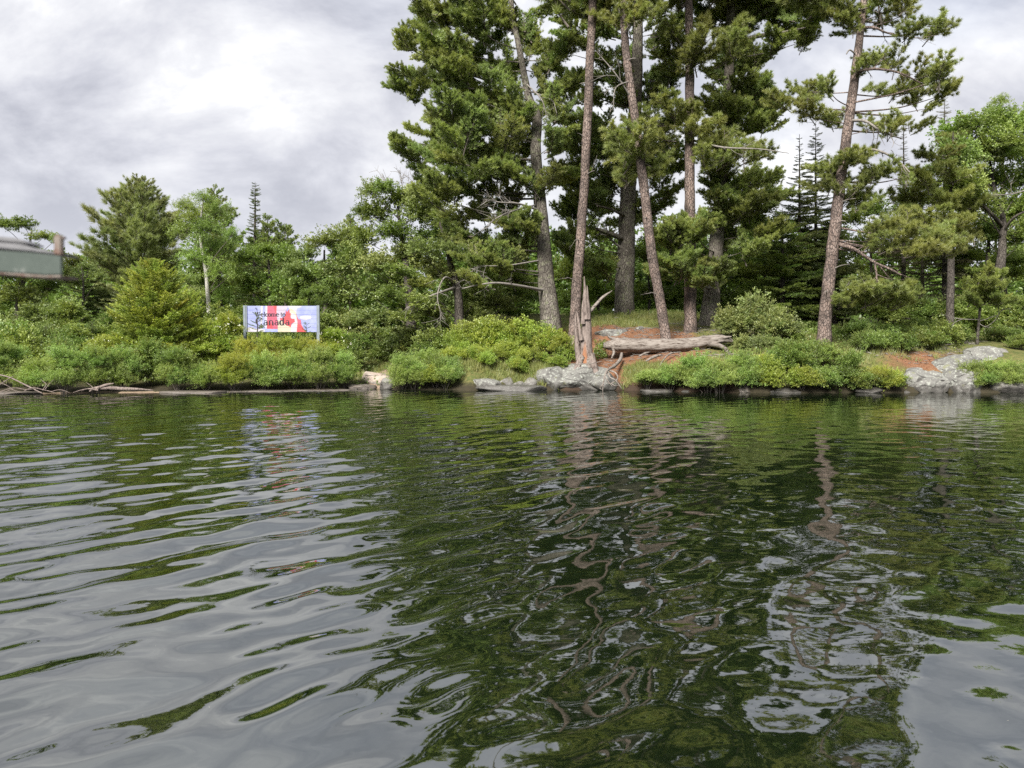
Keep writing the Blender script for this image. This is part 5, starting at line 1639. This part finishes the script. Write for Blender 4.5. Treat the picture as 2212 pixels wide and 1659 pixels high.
# ================================================================== fallen log
Y = 28.7
lb = at(1440, 742, Y)
lg = thing('fallen_log', 'long bleached grey log lying across the clearing in front of the pines', 'log', lb)
P = []
for vx, vy, r, dy in ((1304, 747, .10, .1), (1322, 746, .21, .05), (1350, 746, .26, 0), (1400, 747, .265, 0), (1450, 746, .25, 0), (1500, 742, .235, .02), (1540, 735, .19, .05), (1565, 733, .15, .1), (1582, 737, .06, .15)):
    q = at(vx, vy, Y + dy)
    P.append((q.x - lb.x, q.y - lb.y, q.z - lb.z, r))
P = smooth_path(P, 48)
mb = MB()
tube(mb, P[:, :3], P[:, 3], 26, 0, .14, 9, groove=.10)
obj('trunk', mb.mesh('trunk', [M['grey_wood']]), lg)
splinter([at(1352, 738, Y + .15), at(1335, 735, Y + .2), at(1318, 730, Y + .25), at(1309, 718, Y + .3)], [.12, .09, .06, .02], 'limb', 21, 'grey_wood', lg, lb)
splinter([at(1345, 741, Y + .2), at(1330, 737, Y + .3), at(1322, 735, Y + .35)], [.10, .10, .05], 'limb', 22, 'grey_wood', lg, lb)
splinter([at(1525, 741, Y - .05), at(1550, 745, Y - .1), at(1566, 754, Y - .15), at(1574, 768, Y - .2)], [.13, .10, .08, .05], 'limb', 23, 'grey_wood', lg, lb)
splinter([at(1548, 733, Y), at(1566, 729, Y - .05), at(1580, 727, Y - .05)], [.10, .06, .02], 'limb', 24, 'grey_wood', lg, lb)


# ================================================================== driftwood, roots, fallen sticks
def branch(name, label, cat, strands, mat='grey_wood', seed=0, group=None):
    """strands: lists of (column, row, distance, radius)"""
    b = at(*strands[0][0][:3])
    mb_ = MB()
    root = thing(name, label, cat, b, group)
    for i, s_ in enumerate(strands):
        Q = [(*(at(a, c, d) - b), r) for a, c, d, r in s_]
        Q = smooth_path(Q, max(8, 5 * len(Q)))
        m_ = MB()
        tube(m_, Q[:, :3], np.maximum(Q[:, 3], .004), 8, 0, .2, seed + i, 0.0)
        obj('trunk' if i == 0 else 'branch', m_.mesh(name, [M[mat]]), root)
    return root


branch('driftwood_root', 'crooked driftwood root sliding from the log down to the water over the boulder', 'driftwood',
       [[(1343, 764, 28.2, 0.056), (1340, 776, 27.6, 0.062), (1328, 790, 26.9, 0.059), (1312, 800, 26.3, 0.043), (1306, 815, 26.1, 0.031), (1303, 830, 26.0, 0.022), (1302, 846, 25.95, 0.009)],
        [(1311, 802, 26.3, 0.031), (1318, 815, 26.1, 0.025), (1330, 822, 26.0, 0.022), (1344, 841, 25.9, 0.009)],
        [(1316, 800, 26.4, 0.031), (1330, 806, 26.2, 0.025), (1334, 818, 26.1, 0.019), (1320, 828, 26.0, 0.015), (1306, 826, 25.95, 0.007)],
        [(1306, 812, 26.1, 0.019), (1314, 824, 26.0, 0.017), (1322, 834, 25.95, 0.009)],
        [(1304, 828, 26.0, 0.019), (1296, 838, 25.95, 0.012), (1301, 842, 25.93, 0.006)],
        [(1320, 828, 26.0, 0.019), (1328, 833, 25.95, 0.012), (1338, 832, 25.93, 0.006)]], 'grey_wood', 3)
G_DR = 'bleached sticks on the needle bank'
for i, (lb_, pts) in enumerate((
        ('short pale chunk of wood standing between snag and driftwood root', [(1336 - 12, 752, 27.9, 0.035), (1326, 762, 27.7, 0.049), (1321, 774, 27.5, 0.021)]),
        ('pale forked driftwood lying right of the driftwood root', [(1425 - 30, 780, 27.0, 0.021), (1408, 773, 27.2, 0.056), (1422, 768, 27.4, 0.049), (1432, 767, 27.5, 0.014)]),
        ('grey stick rising from the grassy bank toward the log', [(1424, 792, 26.9, 0.017), (1435, 775, 27.4, 0.028), (1448, 764, 27.7, 0.032), (1466, 761, 28.0, 0.014)]),
        ('thin stick lying below the end of the log', [(1500, 772, 27.7, 0.014), (1540, 767, 27.9, 0.021), (1588, 764, 28.0, 0.014)]),
        ('bundle like weathered stick half buried under the log', [(1380, 770, 27.6, 0.021), (1392, 764, 27.8, 0.042), (1405, 760, 28.0, 0.014)]),
        ('thin pale root running over the top of the huge boulder', [(1240, 788, 26.9, 0.014), (1262, 786, 27.0, 0.017), (1284, 784, 27.0, 0.015), (1300, 780, 27.1, 0.008)]))):
    branch('driftwood_stick', lb_, 'driftwood', [pts], 'grey_wood', 40 + i, G_DR)
branch('thin_log', 'thin fallen trunk lying on the grass behind the thick white pine', 'log', [[(1318, 689, 36.5, .05), (1350, 687, 36.8, .07), (1400, 686, 37, .07), (1440, 683, 37.2, .05), (1500, 680, 37.5, .03)], [(1440, 683, 37.2, .03), (1470, 676, 37.4, .025), (1498, 678, 37.6, .012)]], 'grey_wood', 60)
branch('drift_log', 'thick grey drift log stranded at the left shore', 'driftwood',
       [[(194, 846, 24.15, 0.030), (205, 840, 24.15, 0.066), (232, 838, 24.20, 0.072), (262, 840, 24.25, 0.060), (300, 841, 24.35, 0.042), (330, 843, 24.45, 0.012)],
        [(208, 840, 24.10, 0.048), (228, 832, 24.15, 0.042), (246, 828, 24.15, 0.012)],
        [(212, 843, 24.05, 0.030), (192, 840, 24.00, 0.024), (176, 845, 24.00, 0.009)],
        [(205, 842, 24.05, 0.018), (196, 833, 24.05, 0.012), (186, 826, 24.05, 0.005)],
        [(204, 838, 24.05, 0.018), (178, 842, 23.95, 0.015), (158, 848, 23.95, 0.007)]], 'snag_wood', 70)
branch('driftwood_tangle', 'tangle of bleached branches lying at the far left waterline', 'driftwood',
       [[(-10, 808, 24.15, 0.022), (20, 815, 24.05, 0.022), (52, 830, 23.95, 0.022), (80, 844, 23.85, 0.018), (92, 850, 23.75, 0.007)],
        [(-10, 838, 23.95, 0.018), (10, 824, 23.95, 0.016), (30, 812, 24.05, 0.009)],
        [(52, 845, 23.85, 0.013), (70, 838, 23.85, 0.013), (98, 843, 23.85, 0.013), (118, 848, 23.80, 0.005)],
        [(92, 843, 23.85, 0.013), (100, 830, 23.90, 0.011), (93, 824, 23.95, 0.009), (88, 818, 23.95, 0.004)],
        [(98, 840, 23.85, 0.011), (108, 828, 23.95, 0.009), (118, 818, 23.95, 0.004)],
        [(0, 846, 23.85, 0.013), (30, 838, 23.85, 0.011), (60, 842, 23.85, 0.009), (84, 836, 23.85, 0.004)],
        [(8, 850, 23.75, 0.011), (24, 842, 23.75, 0.009), (46, 848, 23.75, 0.005)],
        [(110, 846, 23.85, 0.009), (130, 842, 23.85, 0.009), (150, 848, 23.85, 0.005)],
        [(-6, 826, 23.95, 0.009), (14, 832, 23.85, 0.009), (34, 846, 23.85, 0.005)]], 'snag_wood', 80)


# ================================================================== grass, sprouts, litter
def scatter(name, mat, spots, seed, ln, wd, per, up=1.0, spread=.35, leafy=False):
    rs_ = np.random.RandomState(seed)
    m_ = MB()
    for vx0, vx1, Y0, Y1, n in spots:
        vx, Yv = rs_.uniform(vx0, vx1, n), rs_.uniform(Y0, Y1, n)
        x = (vx - 1106) / FV * Yv
        c = np.stack([x, Yv, ground(x, Yv) - .01], -1)
        c = np.repeat(c, per, 0) + np.concatenate([rs_.normal(0, .05, (n * per, 2)), np.zeros((n * per, 1))], 1)
        d = np.tile([0, 0, up], (n * per, 1))
        t_ = np.repeat(rs_.rand(n), per)
        if leafy:
            c[:, 2] += rs_.uniform(.02, .22, n * per)
            leaves(m_, c, d * .3, ln, wd, rs_, 0, t_, .8, .9)
        else:
            needles(m_, c, d, ln, wd, rs_, 0, t_, spread)
    return tag(obj(name, m_.mesh(name, [M[mat]], False)), kind='stuff')


scatter('grass', 'grass', [(1240, 1530, 33.6, 37.5, 520), (1345, 1440, 26.5, 27.4, 240), (1170, 1215, 26.6, 27.2, 60), (1100, 1170, 27.0, 27.8, 80), (800, 880, 31.0, 33.5, 160), (960, 1215, 26.9, 28.3, 420), (1600, 1900, 26.2, 28.5, 200), (1880, 2060, 26.8, 28.8, 60), (770, 870, 28.5, 31, 60)], 5, .26, .016, 13)
scatter('undergrowth', 'under', [(1220, 1560, 37.0, 42, 260), (1560, 1900, 27.5, 34, 420), (1850, 2240, 29.5, 36, 420), (-60, 820, 27.0, 34, 700), (820, 1240, 28.6, 36, 420), (1205, 1240, 28.2, 30, 60), (1285, 1310, 28.8, 31, 50)], 6, .085, .055, 12, leafy=True)
# fallen needles, cones and broken twigs on the litter
rs_ = np.random.RandomState(9)
mbl = MB()
for k in range(1300):
    vx, Yv = (rs_.uniform(1290, 1620), rs_.uniform(27.4, 33.5)) if k % 3 else (rs_.uniform(1880, 2120), rs_.uniform(26.5, 29.5))
    p = gpt(vx, Yv, .02)
    a = rs_.uniform(0, 2 * PI)
    l_ = rs_.uniform(.05, .28)
    q = p + Vector((math.cos(a) * l_, math.sin(a) * l_, rs_.uniform(0, .03)))
    tube(mbl, [p, q], [.012, .006], 4, 0, cap=False)
tag(obj('litter', mbl.mesh('litter', [M['dead']])), kind='stuff')

# ================================================================== welcome sign
SY = 30.0
tl, br = at(533.5, 660.5, SY), at(684, 717, SY)
SW, SHH = br.x - tl.x, tl.z - br.z
gb = gz((tl.x + br.x) / 2, SY)
sg = thing('welcome_sign', 'wide boarded Welcome to Canada sign with a red leaf flag picture on grey posts', 'sign', ((tl.x + br.x) / 2, SY, gb))


def sloc(u, v, off):
    """u, v in 0..1 across the panel, off: how far it stands proud"""
    return (tl.x + u * SW - sg.location.x, -off, br.z + v * SHH - gb)


def flatmat(name, c, var=.12):
    return plain_mat(name, c, .45, var, 5.0)


SGM = {
    'blue': plain_mat('sign_sky_print', (0.19, 0.215, 0.43), .5, 0, 2.2, col2=(0.27, 0.30, 0.50)),
    'white': flatmat('sign_white_print', (0.43, 0.415, 0.47)),
    'pink': flatmat('sign_flag_white_print', (0.38, 0.33, 0.41)),
    'cream': flatmat('sign_cream_print', (0.44, 0.40, 0.30)),
    'red': flatmat('sign_red_print', (0.43, 0.055, 0.065)),
    'rose': flatmat('sign_rose_print', (0.40, 0.08, 0.13)),
    'ink': flatmat('sign_lettering', (0.014, 0.007, 0.016)),
    'post': plain_mat('grey_post', (0.17, 0.20, 0.23), .5, .2, 8),
}


def bx(mb_, a, b, mat=0):
    x0, y0, z0 = a
    x1, y1, z1 = b
    V = [(x0, y0, z0), (x1, y0, z0), (x1, y1, z0), (x0, y1, z0), (x0, y0, z1), (x1, y0, z1), (x1, y1, z1), (x0, y1, z1)]
    mb_.add(V, [(0, 3, 2, 1), (4, 5, 6, 7), (0, 1, 5, 4), (1, 2, 6, 5), (2, 3, 7, 6), (3, 0, 4, 7)], mat)


def zc(x, y):     # measured on an enlargement of the photograph: panel from 190..1925 by 235..915
    return ((x - 190) / 1735.0, 1 - (y - 235) / 680.0)


SHAPES = [   # (colour, outline, height above the board)
    ('white', [(190, 800), (300, 780), (400, 830), (640, 850), (640, 915), (190, 915)], .0015),
    ('white', [(535, 235), (592, 235), (575, 420), (560, 700), (545, 880), (505, 880), (530, 600)], .0021),
    ('white', [(655, 235), (705, 235), (690, 500), (680, 830), (640, 830), (650, 500)], .0021),
    ('rose', [(700, 235), (935, 235), (925, 380), (940, 560), (962, 840), (820, 836), (680, 830), (692, 560)], .0024),
    ('red', [(690, 640), (800, 700), (840, 835), (680, 830)], .0027),
    ('red', [(850, 235), (935, 235), (925, 380), (930, 470), (890, 400)], .0027),
    ('pink', [(935, 235), (1230, 235), (1180, 330), (1020, 600), (1010, 760), (960, 760), (940, 560), (925, 380)], .0024),
    ('cream', [(960, 600), (1060, 620), (1180, 700), (1290, 760), (1300, 915), (950, 915), (955, 760)], .0024),
    ('white', [(1200, 235), (1560, 235), (1540, 275), (1440, 300), (1420, 420), (1300, 330), (1240, 300)], .0022),
    ('cream', [(1245, 290), (1330, 330), (1420, 420), (1450, 690), (1425, 915), (1300, 915), (1290, 740), (1385, 660), (1290, 540)], .0026),
    ('white', [(1300, 420), (1390, 450), (1420, 560), (1440, 690), (1330, 700), (1380, 640), (1300, 540)], .0029),
    ('white', [(1290, 740), (1440, 690), (1425, 915), (1275, 915)], .0029),
    ('red', [(1210, 378), (1243, 318), (1255, 430), (1286, 428), (1270, 520), (1302, 572), (1372, 574), (1386, 650), (1300, 706), (1276, 792), (1225, 765), (1165, 745), (1130, 705), (1060, 690), (1080, 640), (1018, 600), (1012, 545), (1062, 562), (1090, 520), (1120, 540), (1150, 450), (1166, 350), (1190, 392)], .0033),
    ('rose', [(1415, 430), (1470, 580), (1532, 600), (1548, 740), (1452, 720), (1450, 640)], .0030),
    ('red', [(1452, 700), (1548, 735), (1605, 830), (1672, 915), (1425, 915)], .0032),
    ('white', [(1500, 545), (1530, 505), (1600, 490), (1720, 490), (1790, 510), (1805, 545), (1770, 580), (1680, 600), (1600, 598), (1530, 580)], .0020),
    ('blue', [(635, 835), (820, 838), (940, 850), (950, 915), (620, 915)], .0028),
]


def clip(poly, lo, hi):
    for bound, keep in ((lo, lambda p: p[1] >= lo), (hi, lambda p: p[1] <= hi)):
        out_ = []
        for i in range(len(poly)):
            a, b = poly[i - 1], poly[i]
            if keep(a) != keep(b):
                f = (bound - a[1]) / (b[1] - a[1])
                out_.append((a[0] + f * (b[0] - a[0]), bound))
            if keep(b):
                out_.append(b)
        poly = out_
        if len(poly) < 3:
            return []
    return poly


import bmesh
from mathutils.geometry import tessellate_polygon
NB = 6
order = ['blue', 'white', 'pink', 'cream', 'red', 'rose']
for k in range(NB):
    v0, v1 = k / NB, (k + 1) / NB - .0045
    mb_ = MB()
    a, b = sloc(0, v0, 0), sloc(1, v1, 0)
    bx(mb_, (a[0], 0, a[2]), (b[0], .03, b[2]))
    board = obj('board', mb_.mesh('board', [SGM['blue']], False), sg)
    mp = MB()
    for si_, (colr, poly, off) in enumerate(SHAPES):
        off += si_ * .00007
        q = clip([zc(*p) for p in poly], v0 + .001, v1 - .001)
        if not q:
            continue
        pts = [Vector(sloc(u, v, off)) for u, v in q]
        tri = tessellate_polygon([[Vector((p.x, p.z, 0)) for p in pts]])
        mp.add([tuple(p) for p in pts], np.array(tri), order.index(colr))
    if mp.v:
        pr = obj('print', mp.mesh('print', [SGM[c] for c in order], False), board)
mb_ = MB()
a, b = sloc(.01, .01, 0), sloc(.99, .99, 0)
bx(mb_, (a[0], .034, a[2]), (b[0], .055, b[2]))
obj('backing', mb_.mesh('backing', [SGM['post']], False), sg)
for u0, u1, low in ((-.052, -.018, -.3), (-.014, .001, .9), (1.003, 1.045, -.3)):
    mb_ = MB()
    a, b = sloc(u0, 0, 0), sloc(u1, 1.012, 0)
    bx(mb_, (a[0], -.035, low if low < 0 else a[2]), (b[0], .075, b[2]))
    obj('post', mb_.mesh('post', [SGM['post']], False), sg)

# lettering: strokes with thick stems and thin joins, in a one-unit-high letter box
def arc(cx, cy, rx, ry, a0, a1, thick, thin, n=18):
    out_ = []
    for k in range(n + 1):
        a = math.radians(a0 + (a1 - a0) * k / n)
        out_.append((cx + rx * math.cos(a), cy + ry * math.sin(a), thin + (thick - thin) * abs(math.cos(a)) ** 1.3))
    return out_


def stem(x, y0, y1, w_=.10):
    return [(x, y0, w_), (x, y1, w_)]


def serif(x, y, hw=.11, t_=.035):
    return [(x - hw, y, t_), (x + hw, y, t_)]


TK, TN = .135, .055
GLY = {
    'W': (.98, [[(.08, .70, .09), (.28, .0, .09)], [(.28, .0, .035), (.48, .66, .035)], [(.44, .70, .09), (.66, .0, .09)], [(.66, .0, .035), (.88, .70, .035)], serif(.08, .685), serif(.46, .685, .09), serif(.88, .685)]),
    'e': (.47, [arc(.24, .23, .18, .225, 10, 322, TK, TN), [(.08, .25, .035), (.42, .25, .035)]]),
    'l': (.28, [stem(.14, .02, .72), serif(.14, .018), [(.04, .70, .035), (.14, .70, .035)]]),
    'c': (.44, [arc(.24, .23, .18, .225, 45, 318, TK, TN)]),
    'o': (.50, [arc(.25, .23, .19, .225, 0, 360, TK, TN, 26)]),
    'm': (.82, [stem(.12, .02, .44), arc(.255, .30, .135, .155, 180, 0, .06, .05), stem(.39, .02, .32), arc(.525, .30, .135, .155, 180, 0, .06, .05), stem(.66, .02, .32), serif(.12, .018), serif(.39, .018), serif(.66, .018), [(.03, .43, .035), (.12, .43, .035)]]),
    't': (.33, [stem(.14, .06, .60, .085), arc(.21, .09, .07, .08, 180, 320, .06, .035), [(.03, .44, .04), (.29, .44, .04)]]),
    'C': (.72, [arc(.37, .35, .29, .35, 42, 318, .12, .04, 26), [(.60, .50, .03), (.60, .69, .03)]]),
    'a': (.46, [stem(.34, .05, .32, .095), arc(.225, .32, .12, .135, 0, 165, .06, .04), arc(.20, .14, .13, .125, 25, 335, .085, .035), [(.34, .04, .06), (.44, .03, .03)]]),
    'n': (.55, [stem(.12, .02, .44), arc(.265, .29, .145, .16, 180, 0, .06, .05), stem(.41, .02, .31), serif(.12, .018), serif(.41, .018), [(.03, .43, .035), (.12, .43, .035)]]),
    'd': (.53, [stem(.38, .02, .72), arc(.23, .23, .16, .22, 25, 335, TK, TN), [(.28, .70, .035), (.38, .70, .035)], [(.38, .018, .035), (.48, .018, .035)]]),
    ' ': (.25, []),
}


def lettering(text, x0, x1, ybase, cap_top):
    """text set between two columns of the enlargement, cap height to row cap_top"""
    wid = sum(GLY[c][0] for c in text)
    sx = (x1 - x0) / wid
    sy = (ybase - cap_top) / .70
    mb_ = MB()
    X = 0.0
    for ci, c in enumerate(text):
        w_, strokes = GLY[c]
        for si, st in enumerate(strokes):
            P = np.array([(x0 + (X + p[0]) * sx, ybase - p[1] * sy) for p in st])
            W_ = np.array([p[2] for p in st]) * (sx + sy) / 2 * 1.25
            T = norm(np.gradient(P, axis=0))
            N = np.stack([-T[:, 1], T[:, 0]], -1)
            off = .0062 + .00025 * si + .0002 * (ci % 3)
            L_ = [sloc(*zc(*(p + n_ * h / 2)), off) for p, n_, h in zip(P, N, W_)]
            R_ = [sloc(*zc(*(p - n_ * h / 2)), off) for p, n_, h in zip(P, N, W_)]
            k = np.arange(len(P) - 1)
            n_ = len(P)
            mb_.add(np.array(L_ + R_), np.stack([k, k + 1, k + 1 + n_, k + n_], -1))
        X += w_
    return obj('lettering', mb_.mesh('lettering', [SGM['ink']], False), sg)


lettering('Welcome to', 380, 1150, 516, 392)
lettering('Canada', 395, 1262, 742, 545)

# ================================================================== rusty boat rail end, close to the camera
def paint_mat():
    m, t = new_mat('chipped_green_paint')
    o = t.node('ShaderNodeOutputMaterial')
    p = t.node('ShaderNodeBsdfPrincipled')
    tcn = t.node('ShaderNodeTexCoord')
    v = tcn.outputs['Object']
    n1_ = t.noise(t.mapping(v, scale=(1, 1, .8)), 45, 6, .65)
    n2_ = t.noise(v, 16, 5, .6)
    sx_ = t.node('ShaderNodeSeparateXYZ')
    t.l.new(v, sx_.inputs[0])
    green = t.mix(t.remap(n1_, .3, .7), (.024, .038, .031), (.040, .056, .047))
    chip = t.remap(n2_, .60, .66)
    col = t.mix(chip, green, (.12, .13, .12))
    rz = t.math('ADD', t.remap(sx_.outputs[0], .040, .068, 0, .42), t.math('MULTIPLY', n2_, .62))
    col = t.mix(t.remap(rz, .62, .74), col, (.19, .085, .05))
    t.l.new(col, p.inputs['Base Color'])
    p.inputs['Roughness'].default_value = .6
    t.l.new(t.bump(n1_, .3, .002), p.inputs['Normal'])
    t.l.new(p.outputs[0], o.inputs[0])
    return m


M['paint'] = paint_mat()
M['zinc'] = plain_mat('dull_zinc', (.15, .15, .16), .5, .3, 60)
M['rust'] = plain_mat('rusty_steel', (.17, .145, .125), .8, 0, 70, col2=(.11, .06, .045))
BY = 0.86
bo = at(60, 560, BY)
rail = thing('boat_rail', 'rusty green steel rail end of the boat poking in close to the camera', 'boat rail', bo)


def plate(name, rows, y0, y1, mat, bev=.0012):
    """closed outline of (column, row) points extruded from y0 to y1"""
    bm = bmesh.new()
    f0 = [bm.verts.new(at(a, b, BY) - bo + Vector((0, y0, 0))) for a, b in rows]
    f = bm.faces.new(f0)
    r_ = bmesh.ops.extrude_face_region(bm, geom=[f])
    bmesh.ops.translate(bm, verts=[g for g in r_['geom'] if isinstance(g, bmesh.types.BMVert)], vec=(0, y1 - y0, 0))
    bmesh.ops.recalc_face_normals(bm, faces=bm.faces)
    bmesh.ops.bevel(bm, geom=bm.edges[:], offset=bev, segments=2, affect='EDGES', clamp_overlap=True)
    me = bpy.data.meshes.new(name)
    bm.to_mesh(me)
    bm.free()
    me.materials.append(M[mat])
    return obj(name, me, rail)


plate('side_plate', [(-900, 498), (0, 541), (60, 545), (133, 553), (133, 594), (100, 595), (60, 592), (0, 588), (-900, 545)], 0, .004, 'paint')
plate('flange', [(-900, 545), (0, 588.5), (60, 592.5), (100, 595.5), (133, 594.5), (133, 600), (100, 600), (60, 598), (0, 592), (-900, 549)], -.002, .034, 'rust', .0006)
plate('cap_plate', [(-900, 475), (0, 523), (45, 527), (72, 536), (110, 542), (128, 545), (128, 551), (60, 542.5), (0, 537), (-900, 494)], .001, .040, 'zinc')
plate('cover', [(-900, 460), (0, 510), (25, 512), (48, 519), (57, 526), (0, 521), (-900, 472)], .003, .036, 'zinc')
plate('end_tab', [(115, 549), (117, 530), (115, 512), (119, 506), (129, 506), (133, 512), (133.5, 552.5)], -.001, .006, 'rust')
plate('bolt', [(133.8, 510), (138, 511), (139, 515), (134, 516)], 0, .005, 'rust', .0004)
